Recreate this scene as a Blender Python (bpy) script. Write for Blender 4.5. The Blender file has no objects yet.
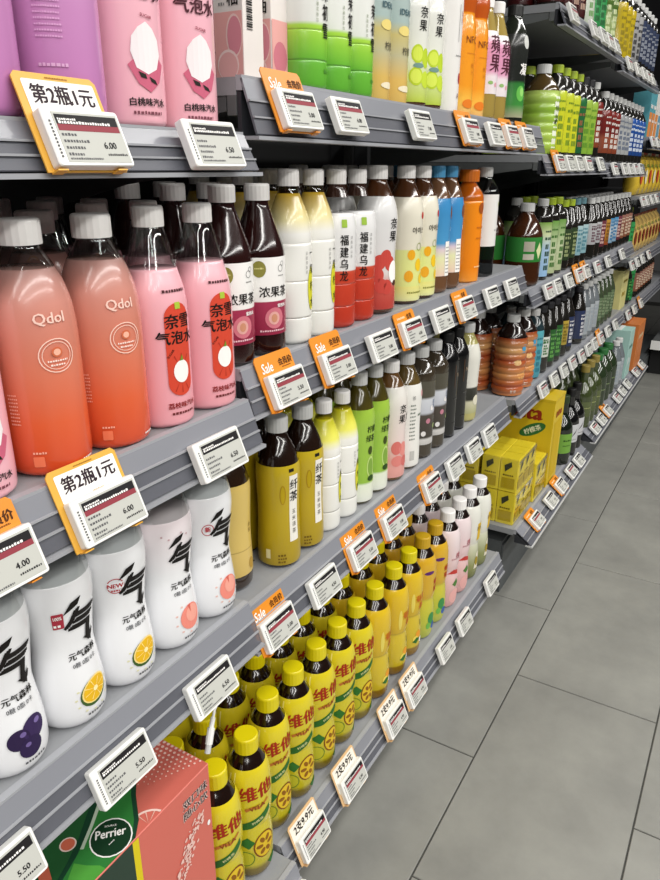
import bpy, bmesh, math, random
from mathutils import Vector, Matrix
random.seed(7)
SC = bpy.context.scene
COL = SC.collection
PI = math.pi

# ------------------------------------------------------------------ camera
yaw, pit, rol = math.radians(30.588), math.radians(21.085), math.radians(0.392)
fw = Vector((math.cos(yaw)*math.cos(pit), math.sin(yaw)*math.cos(pit), -math.sin(pit)))
rt = Vector((math.sin(yaw), -math.cos(yaw), 0)); up = rt.cross(fw)
r2 = rt*math.cos(rol)+up*math.sin(rol); u2 = up*math.cos(rol)-rt*math.sin(rol)
cam = bpy.data.cameras.new('camera'); co = bpy.data.objects.new('camera', cam); COL.objects.link(co)
co.matrix_world = Matrix(((r2.x, u2.x, -fw.x, 0), (r2.y, u2.y, -fw.y, 0), (r2.z, u2.z, -fw.z, 1.12), (0, 0, 0, 1)))
cam.sensor_fit = 'VERTICAL'; cam.sensor_height = 24; cam.lens = 710.92/880*24
cam.clip_start = 0.02; cam.clip_end = 60
SC.camera = co
# ------------------------------------------------------------------ light
SC.view_settings.view_transform = 'Standard'; SC.view_settings.look = 'None'
SC.view_settings.gamma = 1; SC.view_settings.use_curve_mapping = False
SC.view_settings.exposure = -0.32
W = bpy.data.worlds.new('store'); SC.world = W; W.use_nodes = True
W.node_tree.nodes['Background'].inputs[0].default_value = (1, .985, .96, 1)
W.node_tree.nodes['Background'].inputs[1].default_value = 0.045
def area(name, loc, sx, sy, power, rot=(0, 0, 0)):
    l = bpy.data.lights.new(name, 'AREA'); l.shape = 'RECTANGLE'; l.size = sx; l.size_y = sy; l.energy = power
    l.color = (1, .975, .94)
    o = bpy.data.objects.new(name, l); COL.objects.link(o); o.location = loc; o.rotation_euler = rot
    return o

for yy, pw in ((-.55, 120), (-1.9, 190), (-3.4, 210)):
    area('ceiling_light_strip', (-.1, yy, 2.75), 8.5, .25, pw)

# ------------------------------------------------------------------ materials
def lin(h):
    h = h.lstrip('#'); c = [int(h[i:i+2], 16)/255 for i in (0, 2, 4)]
    return tuple(x/12.92 if x <= .04045 else ((x+.055)/1.055)**2.4 for x in c)+(1,)
MC = {}
def base(name):
    m = bpy.data.materials.new(name); m.use_nodes = True
    return m, m.node_tree.nodes, m.node_tree.links, m.node_tree.nodes['Principled BSDF']
def pm(hx, rough=.45, coat=0, metal=0, spec=.5):
    k = ('p', hx, rough, coat, metal, spec)
    if k not in MC:
        m, n, l, b = base('plain '+hx)
        b.inputs['Base Color'].default_value = lin(hx); b.inputs['Roughness'].default_value = rough
        b.inputs['Coat Weight'].default_value = coat; b.inputs['Coat Roughness'].default_value = .12
        b.inputs['Metallic'].default_value = metal; b.inputs['Specular IOR Level'].default_value = spec
        MC[k] = m
    return MC[k]
def ink(hx): return pm(hx, .55, 0, 0, .25)
def gm(stops, rough=.22, coat=.3):
    """label film whose printed colour runs through stops of (height, colour)"""
    k = ('g', tuple(stops), rough)
    if k not in MC:
        m, n, l, b = base('film')
        tc = n.new('ShaderNodeTexCoord'); sp = n.new('ShaderNodeSeparateXYZ'); mr = n.new('ShaderNodeMapRange'); cr = n.new('ShaderNodeValToRGB')
        l.new(tc.outputs['Object'], sp.inputs[0]); l.new(sp.outputs['Z'], mr.inputs['Value'])
        z0, z1 = stops[0][0], stops[-1][0]
        mr.inputs['From Min'].default_value = z0; mr.inputs['From Max'].default_value = z1
        l.new(mr.outputs[0], cr.inputs[0]); l.new(cr.outputs[0], b.inputs['Base Color'])
        e = cr.color_ramp.elements
        while len(e) < len(stops): e.new(.5)
        for i, (z, h) in enumerate(stops):
            e[i].position = (z-z0)/(z1-z0); e[i].color = lin(h)
        b.inputs['Roughness'].default_value = rough; b.inputs['Coat Weight'].default_value = coat; b.inputs['Coat Roughness'].default_value = .1
        MC[k] = m
    return MC[k]
def clear(tint='#dfe3e2', gloss=.06):
    k = ('c', tint, gloss)
    if k not in MC:
        m = bpy.data.materials.new('clear plastic'); m.use_nodes = True; n = m.node_tree.nodes; l = m.node_tree.links; n.clear()
        o = n.new('ShaderNodeOutputMaterial'); mx = n.new('ShaderNodeMixShader'); t = n.new('ShaderNodeBsdfTransparent'); g = n.new('ShaderNodeBsdfGlossy')
        f = n.new('ShaderNodeLayerWeight'); f.inputs[0].default_value = .12; a = n.new('ShaderNodeMath'); a.operation = 'MULTIPLY_ADD'; a.use_clamp = True
        a.inputs[1].default_value = .75; a.inputs[2].default_value = gloss
        t.inputs[0].default_value = lin(tint); g.inputs['Roughness'].default_value = .06
        l.new(f.outputs['Facing'], a.inputs[0]); l.new(a.outputs[0], mx.inputs[0]); l.new(t.outputs[0], mx.inputs[1]); l.new(g.outputs[0], mx.inputs[2]); l.new(mx.outputs[0], o.inputs[0])
        MC[k] = m
    return MC[k]
def liquid(hx): return pm(hx, .12, .6, 0, .6)
def noisy(name, c1, c2, scale, rough, bump=0.0, spec=.5):
    m, n, l, b = base(name)
    tc = n.new('ShaderNodeTexCoord'); nz = n.new('ShaderNodeTexNoise'); nz.inputs['Scale'].default_value = scale; nz.inputs['Detail'].default_value = 8; nz.inputs['Roughness'].default_value = .62
    cr = n.new('ShaderNodeValToRGB'); cr.color_ramp.elements[0].position = .3; cr.color_ramp.elements[1].position = .72
    cr.color_ramp.elements[0].color = lin(c1); cr.color_ramp.elements[1].color = lin(c2)
    gi = n.new('ShaderNodeNewGeometry')
    l.new(gi.outputs['Position'], nz.inputs['Vector']); l.new(nz.outputs[0], cr.inputs[0]); l.new(cr.outputs[0], b.inputs['Base Color'])
    b.inputs['Roughness'].default_value = rough; b.inputs['Specular IOR Level'].default_value = spec
    if bump:
        bp = n.new('ShaderNodeBump'); bp.inputs['Strength'].default_value = bump; bp.inputs['Distance'].default_value = .002
        l.new(nz.outputs[0], bp.inputs['Height']); l.new(bp.outputs[0], b.inputs['Normal'])
    return m
M_TILE = noisy('stone tile', '#7d7d78', '#94948d', 5.5, .42, .06)
M_GROUT = noisy('grout', '#3c3c39', '#4c4c48', 30, .8)
M_STEEL = noisy('powder coated steel', '#8b8d90', '#96989b', 14, .42)
M_STRIP = pm('#a0a2a7', .32)
M_BRACK = noisy('bracket steel', '#585b5b', '#636666', 12, .5)
M_DARK = pm('#17181a', .6)
M_BLACK = pm('#0b0b0c', .7)
M_BASE = noisy('base steel', '#4a4d4e', '#565a5b', 9, .55)
M_BACK = pm('#2a2c31', .5)
WHT = pm('#ecece8', .38); CAPW = pm('#f1efec', .35); CAPG = pm('#c9cac8', .4)
def railmat():
    m = bpy.data.materials.new('rail plastic'); m.use_nodes = True; n = m.node_tree.nodes; l = m.node_tree.links
    b = n['Principled BSDF']; o = n['Material Output']
    b.inputs['Base Color'].default_value = lin('#6a6c74'); b.inputs['Roughness'].default_value = .42; b.inputs['Coat Weight'].default_value = 0
    t = n.new('ShaderNodeBsdfTransparent'); t.inputs[0].default_value = (.93, .93, .95, 1); mx = n.new('ShaderNodeMixShader'); mx.inputs[0].default_value = .62
    l.new(t.outputs[0], mx.inputs[1]); l.new(b.outputs[0], mx.inputs[2]); l.new(mx.outputs[0], o.inputs[0])
    return m
M_RAIL = railmat()

# ------------------------------------------------------------------ mesh helpers
def mesh(name, vs, fs, mats, idx=None, smooth=False):
    me = bpy.data.meshes.new(name); me.from_pydata([tuple(v) for v in vs], [], fs)
    for m in (mats if isinstance(mats, (list, tuple)) else [mats]): me.materials.append(m)
    if idx: me.polygons.foreach_set('material_index', idx)
    if smooth: me.polygons.foreach_set('use_smooth', [True]*len(me.polygons))
    me.update()
    return me
class G:
    """collects boxes / prisms / tubes for one mesh"""
    def __init__(s): s.v = []; s.f = []; s.i = []; s.m = []
    def mat(s, m):
        if m not in s.m: s.m.append(m)
        return s.m.index(m)
    def add(s, vs, fs, m):
        o = len(s.v); k = s.mat(m); s.v += [tuple(v) for v in vs]; s.f += [tuple(a+o for a in f) for f in fs]; s.i += [k]*len(fs); return s
    def box(s, x0, x1, y0, y1, z0, z1, m):
        v = [(x, y, z) for z in (z0, z1) for y in (y0, y1) for x in (x0, x1)]
        return s.add(v, [(0, 2, 3, 1), (4, 5, 7, 6), (0, 1, 5, 4), (2, 6, 7, 3), (0, 4, 6, 2), (1, 3, 7, 5)], m)
    def prism_x(s, yz, x0, x1, m):
        n = len(yz); v = [(x0, y, z) for y, z in yz]+[(x1, y, z) for y, z in yz]
        f = [tuple(range(n))[::-1], tuple(range(n, 2*n))]+[(i, (i+1) % n, n+(i+1) % n, n+i) for i in range(n)]
        return s.add(v, f, m)
    def slab(s, pts, y0, y1, m, bev=0.0):
        """outline in x,z (counter-clockwise seen from -y), extruded from y0 (front) to y1"""
        n = len(pts); cx = sum(p[0] for p in pts)/n; cz = sum(p[1] for p in pts)/n
        rings = []
        def ins(d):
            out = []
            for x, z in pts:
                L = math.hypot(x-cx, z-cz) or 1; k = 1-d/L; out.append((cx+(x-cx)*k, cz+(z-cz)*k))
            return out
        if bev: rings = [(ins(bev), y0), (pts, y0+bev), (pts, y1)]
        else: rings = [(pts, y0), (pts, y1)]
        v = [(x, y, z) for r, y in rings for x, z in r]; f = [tuple(range(n))]
        for k in range(len(rings)-1):
            f += [(k*n+i, (k+1)*n+i, (k+1)*n+(i+1) % n, k*n+(i+1) % n) for i in range(n)]
        f.append(tuple(range((len(rings)-1)*n, len(rings)*n))[::-1])
        return s.add(v, f, m)
    def tube(s, path, r, m, n=8):
        P = [Vector(p) for p in path]; v = []; f = []
        for i, p in enumerate(P):
            d = (P[min(i+1, len(P)-1)]-P[max(i-1, 0)]).normalized(); a = d.orthogonal().normalized(); b = d.cross(a)
            v += [p+a*r*math.cos(2*PI*k/n)+b*r*math.sin(2*PI*k/n) for k in range(n)]
        for i in range(len(P)-1):
            f += [(i*n+k, i*n+(k+1) % n, (i+1)*n+(k+1) % n, (i+1)*n+k) for k in range(n)]
        f += [tuple(range(n))[::-1], tuple(range((len(P)-1)*n, len(P)*n))]
        return s.add(v, f, m)
    def me(s, name, smooth=False): return mesh(name, s.v, s.f, s.m, s.i, smooth)
def link(name, me, parent=None, loc=None, rot=None):
    o = bpy.data.objects.new(name, me); COL.objects.link(o)
    if parent: o.parent = parent
    if loc: o.location = loc
    if rot: o.rotation_euler = rot
    return o
def tag(o, label, cat, group=None, kind=None):
    o['label'] = label
    if cat: o['category'] = cat
    if group: o['group'] = group
    if kind: o['kind'] = kind
    return o
def smooth(pts, n=4):
    out = []
    P = [pts[0]]+list(pts)+[pts[-1]]
    for i in range(1, len(P)-2):
        a, b, c, d = P[i-1:i+3]
        for k in range(n):
            t = k/n
            out.append(tuple(.5*(2*b[j]+(c[j]-a[j])*t+(2*a[j]-5*b[j]+4*c[j]-d[j])*t*t+(3*b[j]-a[j]-3*c[j]+d[j])*t**3) for j in range(len(a))))
    out.append(tuple(pts[-1])); return out
def Rat(prof, z):
    if z <= prof[0][1]: return prof[0][0]
    for (ra, za), (rb, zb) in zip(prof, prof[1:]):
        if za <= z <= zb and zb > za: return ra+(rb-ra)*(z-za)/(zb-za)
    return prof[-1][0]
def cut(prof, z0, z1, dr=0):
    p = [(Rat(prof, z0)+dr, z0)]+[(r+dr, z) for r, z in prof if z0+1e-5 < z < z1-1e-5]+[(Rat(prof, z1)+dr, z1)]
    return p
def lathe(name, prof, mat, seg=28, bottom=False, top=False):
    v = []; f = []; n = seg
    for r, z in prof: v += [(r*math.sin(2*PI*k/n), -r*math.cos(2*PI*k/n), z) for k in range(n)]
    for i in range(len(prof)-1):
        f += [(i*n+k, i*n+(k+1) % n, (i+1)*n+(k+1) % n, (i+1)*n+k) for k in range(n)]
    if bottom: f.append(tuple(range(n))[::-1])
    if top: f.append(tuple(range((len(prof)-1)*n, len(prof)*n)))
    return mesh(name, v, f, mat, smooth=True)
def cap_mesh(r, h, z, mat, n=40):
    prof = [(r*.985, z), (r, z+.001), (r, z+h-.0028), (r*.96, z+h-.001), (r*.88, z+h)]
    v = []; f = []
    for j, (q, zz) in enumerate(prof):
        for k in range(n):
            rr = q*(.984 if (k % 2 and j in (1, 2)) else 1); v.append((rr*math.sin(2*PI*k/n), -rr*math.cos(2*PI*k/n), zz))
    for i in range(len(prof)-1): f += [(i*n+k, i*n+(k+1) % n, (i+1)*n+(k+1) % n, (i+1)*n+k) for k in range(n)]
    f.append(tuple(range((len(prof)-1)*n, len(prof)*n))); f.append(tuple(range(n))[::-1])
    return mesh('cap', v, f, mat)

# ------------------------------------------------------------------ flat print
TC = {}
def glyphs(s, bold=0.0):
    k = (s, bold)
    if k not in TC:
        c = bpy.data.curves.new('t', 'FONT'); c.body = s; c.resolution_u = 2; c.offset = bold; c.dimensions = '2D'; c.fill_mode = 'FRONT'
        o = bpy.data.objects.new('t', c); COL.objects.link(o)
        dg = bpy.context.evaluated_depsgraph_get(); dg.update()
        me = bpy.data.meshes.new_from_object(o.evaluated_get(dg))
        vs = [(v.co.x, v.co.y) for v in me.vertices]; fs = [tuple(p.vertices) for p in me.polygons]
        bpy.data.objects.remove(o); bpy.data.curves.remove(c); bpy.data.meshes.remove(me)
        x0, x1 = min(v[0] for v in vs), max(v[0] for v in vs); y0, y1 = min(v[1] for v in vs), max(v[1] for v in vs)
        vs = [(x-(x0+x1)/2, y-(y0+y1)/2) for x, y in vs]
        TC[k] = (vs, fs)
    return TC[k]
def txt(s, size, u, z, mat, lay=2, bold=.012, sx=1., rot=0., shear=0., part='lettering'):
    v, f = glyphs(s, 0.0); ca, sa = math.cos(rot), math.sin(rot); res = []
    for k, (ox, oy) in enumerate(((-1, -.5), (1, .5), (0, 0)) if bold >= .03 else (((-1, -.5), (1, .5)) if bold > 0 else ((0, 0),))):
        out = []
        for x, y in v:
            x = (x+y*shear+ox*bold)*size*sx; y = (y+oy*bold)*size; out.append((u+x*ca-y*sa, z+x*sa+y*ca))
        res.append((part, mat, lay+.12*k, out, f))
    return res
def vtxt(s, size, u, z, mat, lay=2, bold=.012, step=1.08, sx=1., part='lettering'):
    out = []
    for i, ch in enumerate(s): out += txt(ch, size, u, z-i*size*step, mat, lay, bold, sx, part=part)
    return out
def poly(pts, mat, lay=1, part='print'): return [(part, mat, lay, list(pts), [tuple(range(len(pts)))])]
def ell(u, z, a, b, mat, lay=1, n=20, rot=0., part='print'):
    ca, sa = math.cos(rot), math.sin(rot)
    return poly([(u+a*math.cos(t)*ca-b*math.sin(t)*sa, z+a*math.cos(t)*sa+b*math.sin(t)*ca) for t in [2*PI*k/n for k in range(n)]], mat, lay, part)
def rec(u0, z0, u1, z1, mat, lay=1, part='print'): return poly([(u0, z0), (u1, z0), (u1, z1), (u0, z1)], mat, lay, part)
def ring(u, z, a, w, mat, lay=1, n=24, part='print'):
    o = [(u+a*math.cos(2*PI*k/n), z+a*math.sin(2*PI*k/n)) for k in range(n)]; i = [(u+(a-w)*math.cos(2*PI*k/n), z+(a-w)*math.sin(2*PI*k/n)) for k in range(n)]
    return [(part, mat, lay, o+i, [(k, (k+1) % n, n+(k+1) % n, n+k) for k in range(n)])]
def rrec(u0, z0, u1, z1, r, mat, lay=1, n=5, part='print'):
    P = []
    for cx, cz, a in ((u1-r, z1-r, 0), (u0+r, z1-r, 90), (u0+r, z0+r, 180), (u1-r, z0+r, 270)):
        P += [(cx+r*math.cos(math.radians(a+90*k/n)), cz+r*math.sin(math.radians(a+90*k/n))) for k in range(n+1)]
    return poly(P, mat, lay, part)
def dashes(u0, z, u1, h, mat, lay=2, seed=0, part='lettering', gap=.35):
    """a line of print too small to read"""
    rd = random.Random(seed); out = []; u = u0
    while u < u1-h*.3:
        w = min(h*rd.uniform(.6, 1.1), u1-u); out += rec(u, z, u+w, z+h*rd.uniform(.75, 1), mat, lay, part); u += w+h*gap
    return out
def art_meshes(arts, R=None, prof=None, du=.0045, dz=.009, base=.0005, step=.00018, lift=None):
    """art -> {part: mesh}; on a bottle (prof) or flat facing -y (prof None)"""
    acc = {}; boxes = {}
    for part, mat, lay, vs, fs in arts:            # marks of one kind that lie apart become parts of their own
        b = [min(v[0] for v in vs), max(v[0] for v in vs), min(v[1] for v in vs), max(v[1] for v in vs)]
        near = [k for k in boxes if k[0] == part and max(0, b[0]-boxes[k][1], boxes[k][0]-b[1])**2+max(0, b[2]-boxes[k][3], boxes[k][2]-b[3])**2 < .013**2]
        key = near[0] if near else (part, len(boxes))
        for k in near:
            c = boxes.pop(k); b = [min(b[0], c[0]), max(b[1], c[1]), min(b[2], c[2]), max(b[3], c[3])]
            if k != key: acc[key] += acc.pop(k)
        boxes[key] = b; acc.setdefault(key, []).append((mat, lay, vs, fs))
    return Parts((k[0], art_mesh(k[0], it, R, prof, du, dz, base, step)) for k, it in acc.items())
class Parts(list):
    def items(s): return list(s)
def art_mesh(part, items, R, prof, du, dz, base, step):
    g = G()
    for mat, lay, vs, fs in items:
        off = base+lay*step
        if prof is None:
            g.add([(u, -off, z) for u, z in vs], fs, mat); continue
        bm = bmesh.new(); bv = [bm.verts.new((u, z, 0)) for u, z in vs]
        for f in fs:
            try: bm.faces.new([bv[i] for i in f])
            except ValueError: pass
        us = [u for u, z in vs]; zs = [z for u, z in vs]
        def cutp(lo, hi, d, ax):
            a = math.ceil(lo/d)*d
            while a < hi-1e-6:
                if a > lo+1e-6:
                    no = (1, 0, 0) if ax == 0 else (0, 1, 0); p = (a, 0, 0) if ax == 0 else (0, a, 0)
                    bmesh.ops.bisect_plane(bm, geom=bm.verts[:]+bm.edges[:]+bm.faces[:], dist=1e-6, plane_co=p, plane_no=no)
                a += d
        cutp(min(us), max(us), du, 0); cutp(min(zs), max(zs), dz, 1)
        bm.verts.index_update()
        out = []
        for v in bm.verts:
            th = v.co.x/R; r = Rat(prof, v.co.y)+off; out.append((r*math.sin(th), -r*math.cos(th), v.co.y))
        ff = []
        for f in bm.faces:
            ix = [v.index for v in f.verts]
            a, b, c = (Vector(out[i]) for i in ix[:3])
            cc = f.calc_center_median(); th = cc.x/R
            if f.normal.z < 0: ix = ix[::-1]
            ff.append(tuple(ix))
        bm.free(); g.add(out, ff, mat)
    return g.me(part)

# ------------------------------------------------------------------ bottles
PF = {
 'soda': [(.024, 0), (.031, .003), (.034, .012), (.0342, .05), (.0342, .105), (.0338, .128), (.0318, .148), (.0275, .165), (.0215, .179), (.0166, .188), (.0138, .193), (.0135, .199)],
 'slim': [(.022, 0), (.028, .003), (.0302, .012), (.0302, .06), (.0302, .112), (.0285, .135), (.0235, .155), (.0185, .175), (.0148, .190), (.013, .196), (.013, .2)],
 'wavy': [(.020, 0), (.028, .003), (.0328, .014), (.0326, .038), (.0292, .068), (.0280, .086), (.0310, .115), (.0330, .136), (.0318, .153), (.0265, .173), (.019, .189), (.0142, .197), (.0135, .203)],
 'tea': [(.024, 0), (.029, .003), (.031, .009), (.031, .04), (.031, .08), (.031, .116), (.0295, .128), (.0235, .146), (.0172, .164), (.0142, .173), (.0135, .178), (.0135, .183)],
 'gold': [(.024, 0), (.0285, .003), (.0305, .010), (.0305, .035), (.0292, .07), (.0292, .095), (.0303, .125), (.0303, .142), (.0265, .160), (.0205, .174), (.0152, .184), (.0135, .189), (.0135, .195)],
 'vita': [(.022, 0), (.0275, .003), (.0305, .012), (.0318, .035), (.0312, .068), (.0288, .092), (.0290, .098), (.0312, .114), (.0318, .142), (.0313, .168), (.0282, .186), (.0218, .199), (.0166, .207), (.0145, .211), (.0145, .215)],
 'bar': [(.026, 0), (.0285, .003), (.0295, .008), (.0295, .06), (.0295, .12), (.0295, .158), (.027, .168), (.019, .180), (.0138, .187), (.0135, .194)],
 'big': [(.034, 0), (.042, .004), (.0445, .014), (.0445, .05), (.0445, .115), (.041, .135), (.032, .155), (.0215, .170), (.0165, .178), (.0155, .186)],
 'wine': [(.030, 0), (.034, .003), (.036, .01), (.036, .09), (.0355, .14), (.031, .165), (.0205, .188), (.0145, .205), (.0135, .225), (.0135, .25)],
}
def ribbed(R, h, n, amp, prof):
    P = [(R*.75, 0), (R*.94, .004)]
    k = n*8
    for i in range(k+1):
        z = .010+(h-.010)*i/k; P.append((R-amp+amp*abs(math.sin(PI*i/8))**.7, z))
    return P+prof
RIB1 = ribbed(.044, .135, 6, .0028, [(.042, .142), (.034, .156), (.023, .170), (.0165, .178), (.0155, .184)])
RIB2 = ribbed(.0425, .15, 8, .0032, [(.040, .157), (.033, .170), (.023, .184), (.0165, .193), (.0155, .20)])
RIB3 = ribbed(.031, .14, 5, .0012, [(.0295, .150), (.024, .163), (.0175, .174), (.0145, .180), (.0135, .186)])
def P(n): return smooth(PF[n])
TYPES = {}
SX = {'jasmine': .89, 'lemonclear': .92, 'limetea': .93, 'slimwhite': .9, 'orangene': .95, 'apple': .93, 'peachtea': .97, 'pear': .88, 'oolong': .89, 'korean': .97, 'blue': .91, 'corntea': .95, 'pearlime': .82, 'lime': .84, 'whitestrip': .97, 'pinkpeach': .97}
SZ = {'peachtea': .96, 'w_green': .82, 'w_black': .82, 'w_olive': .8, 'limetea': .93, 'orange': .925, 'purple': .925, 'peachsoda': .965, 'lycheesoda': .945, 'pear': 1.02, 'oolong': 1.0, 'corntea': 1.0, 'pearlime': 1.0, 'orangebar': .96, 'lime': 1.03}
def btype(key, name, prof, segs, cap, arts=(), desc='', cat='bottle'):
    """segs: (part, z0, z1, material, extra radius); cap: (r, h, material)"""
    R = max(r for r, z in prof); top = prof[-1][1]; parts = []
    for i, (pn, z0, z1, m, dr) in enumerate(segs):
        parts.append((pn, lathe(pn, cut(prof, z0, z1, dr), m, bottom=(z0 == 0), top=(pn == 'body' and i+1 < len(segs) and segs[i+1][0] == 'neck')), None))
    anchor = 1 if any(s[0] == 'label' for s in segs) else 0
    ai = [i for i, s in enumerate(segs) if s[0] == 'label'] or [0]
    if cap: parts.append(('cap', cap_mesh(cap[0], cap[1], top-.004, cap[2]), None))
    for pn, me in art_meshes(arts, R, prof).items(): parts.append((pn, me, ai[0]))
    TYPES[key] = (name, parts, desc, cat, R)
def put(key, x, y, z, rotz, label, group=None, full=True):
    name, parts, desc, cat, R = TYPES[key]
    o = link(name, None, None, (x, y, z)); o.empty_display_size = .02; o.scale = (SX.get(key, 1), SX.get(key, 1), SZ.get(key, 1)); tag(o, label, cat, group)
    made = []
    for pn, me, par in parts:
        if par is not None and not full: made.append(None); continue
        made.append(link(pn, me, o if par is None else made[par], None, (0, 0, rotz) if par is not None else None))
    return o
ORD = ['first', 'second', 'third', 'fourth', 'fifth', 'sixth', 'seventh', 'eighth', 'ninth', 'tenth', 'eleventh', 'twelfth', 'thirteenth', 'fourteenth', 'fifteenth', 'sixteenth']
ROW = ['front', 'second', 'third', 'fourth', 'fifth']
def facing(key, xs, y, z, shelf, rows=2, pitch=.069, rot=-14, desc=None, fullrows=1, jit=.0006):
    d = desc or TYPES[key][2]
    for r in range(rows):
        for i, x in enumerate(xs):
            lb = d+(', '+ORD[i]+' from left, '+ROW[r]+' row, ' if len(xs) > 1 else ' in '+ROW[r]+' row, ')+shelf
            put(key, x+random.uniform(-jit, jit)*(r > 0), y+r*pitch, z, math.radians(rot+random.uniform(-6, 6)), lb, d+' on '+shelf, r < fullrows)

K = ink('#15110f'); WI = ink('#f4f2ee'); GRY = ink('#8a8a88')
RED = ink('#b3221f'); CLR = clear()
# ---- near bay
btype('orange', 'soda_bottle', P('soda'), [('body', 0, .177, gm([(0, '#cf4520'), (.05, '#dc6038'), (.1, '#d67c62'), (.15, '#cb8a7c'), (.177, '#a88078')]), 0), ('neck', .177, .199, CLR, 0)], (.0163, .0205, CAPW),
  txt('Qdol', .0125, .004, .1385, ink('#eec9bb'), bold=.02)+ring(.006, .108, .0145, .0009, ink('#f4cdbd'))+ring(.006, .108, .0118, .0006, ink('#f4cdbd'))+ell(.006, .111, .0042, .0042, ink('#cf6a45'), 2)+ell(.006, .111, .0028, .0028, ink('#efb49b'), 3)
  +dashes(-.002, .103, .014, .0016, ink('#f7e0d6'), seed=1)+dashes(.0, .0995, .012, .0016, ink('#f7e0d6'), seed=2)+dashes(-.022, .024, -.012, .002, ink('#f2b49c'), seed=3)
  +sum([dashes(-.036, .05+.0032*i, -.028, .0014, ink('#f0b29a'), seed=20+i) for i in range(9)], [])+rrec(-.0225, .012, -.014, .0215, .001, ink('#ec7a55'), 1)+dashes(.018, .010, .03, .0022, WI, seed=7), 'orange soda bottle with white cap')
btype('purple', 'soda_bottle', P('soda'), [('body', 0, .177, gm([(0, '#bd7ab2'), (.08, '#c688bb'), (.177, '#d0a5c9')]), 0), ('neck', .177, .199, CLR, 0)], (.0163, .0205, CAPW),
  sum([dashes(-.03, .06+.004*i, -.012, .0014, ink('#d9a5cf'), seed=40+i) for i in range(8)], [])+dashes(-.03, .04, -.01, .0025, ink('#dcaed2'), seed=60), 'purple soda bottle with white cap')
pk = '#efb3c0'
btype('peachsoda', 'soda_bottle', P('slim'), [('body', 0, .16, gm([(0, '#eeb2bd'), (.1, '#f0b6c3'), (.16, '#efc0ca')]), 0), ('neck', .16, .2, CLR, 0)], (.0142, .019, CAPW),
  txt('奈雪', .0135, .003, .117, ink('#4a1c28'), bold=.03)+txt('气泡水', .0135, .001, .1025, ink('#4a1c28'), bold=.03)+txt('SUGAR', .0034, .004, .0845, ink('#8c2c40'), bold=.02, rot=-.15)
  +poly([(-.014, .048), (-.006, .034), (.004, .028), (.014, .036), (.02, .05), (.004, .064)], ink('#c9637d'), 1)
  +poly([(-.011, .058), (-.0095, .069), (-.004, .076), (.003, .0805), (.009, .076), (.0145, .068), (.016, .057), (.0115, .046), (.0025, .0415), (-.007, .046)], ink('#efe9ea'), 2)
  +poly([(-.006, .0435), (.0, .0415), (.001, .038), (-.004, .039)], ink('#20211a'), 3)+poly([(.003, .040), (.009, .0375), (.011, .034), (.005, .036)], ink('#20211a'), 3)
  +txt('白桃味汽水', .0068, .002, .0205, K, bold=.03)+dashes(-.012, .011, .014, .0026, ink('#7a4450'), seed=3), 'pink white-peach soda bottle')
btype('lycheesoda', 'soda_bottle', P('slim'), [('body', 0, .158, gm([(0, '#e79fa8'), (.09, '#eba7b0'), (.158, '#efb6bf')]), 0), ('neck', .158, .2, CLR, 0)], (.0142, .019, CAPW),
  rrec(-.0125, .034, .0155, .127, .0138, ink('#cf4630'), 1)+rec(-.001, .121, .005, .1275, ink('#a6bf3c'), 3)+txt('奈雪', .0150, .002, .1095, K, bold=.03)+txt('气泡水', .0140, -.0005, .0935, K, bold=.03)
  +sum([poly([(.002+.0075*math.cos(a), .057+.0095*math.sin(a)), (.002+.018*math.cos(a+.03), .057+.02*math.sin(a+.03)), (.002+.018*math.cos(a-.03), .057+.02*math.sin(a-.03))], ink('#a52c1e'), 2) for a in [k*PI/7+.2 for k in range(14)] if abs(.018*math.cos(a)) < .0125], [])
  +ell(.002, .059, .0088, .0115, WI, 3)+poly([(0, .070), (.004, .070), (.003, .076)], ink('#6f8f2e'), 4)+txt('SUGAR', .0032, -.0085, .078, ink('#3a1410'), bold=.02, rot=.9)
  +txt('荔枝味汽水', .0066, .002, .0245, ink('#8a1d18'), bold=.03)+dashes(-.011, .015, .015, .0026, ink('#6d2a2a'), seed=5)+dashes(-.012, .137, .016, .0028, ink('#4b2428'), seed=6), 'pink lychee soda bottle with orange panel')
def wavy(key, cap, fruit, badge, desc, top='#ecedef'):
    a = txt('气', .044, .003, .108, K, bold=.05, sx=.80, shear=.2)+poly([(-.014, .125), (-.006, .136), (.004, .139), (.0, .132)], K, 2, 'lettering')+poly([(.004, .093), (.016, .085), (.017, .101), (.0145, .094)], K, 2, 'lettering')
    a += txt('元气森林', .0085, .003, .0785, K, bold=.03)+txt('0糖 0脂 0卡', .0056, .003, .069, ink('#55565a'), bold=.01)+dashes(-.004, .0135, .016, .0026, ink('#55565a'), seed=9)
    btype(key, 'sparkling_water_bottle', P('wavy'), [('body', 0, .154, gm([(0, '#e2e3e6'), (.09, '#ebecee'), (.154, top)]), 0), ('neck', .154, .203, clear('#e9eceb', .12), 0)], (.0150, .019, cap), a+fruit+badge, desc)
def big(a, k=1.28, u=.006, z=.040):
    return [(p, m, l, [(u+(x-u)*k, z-.004+(y-z)*k) for x, y in v], f) for p, m, l, v, f in a]
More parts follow.
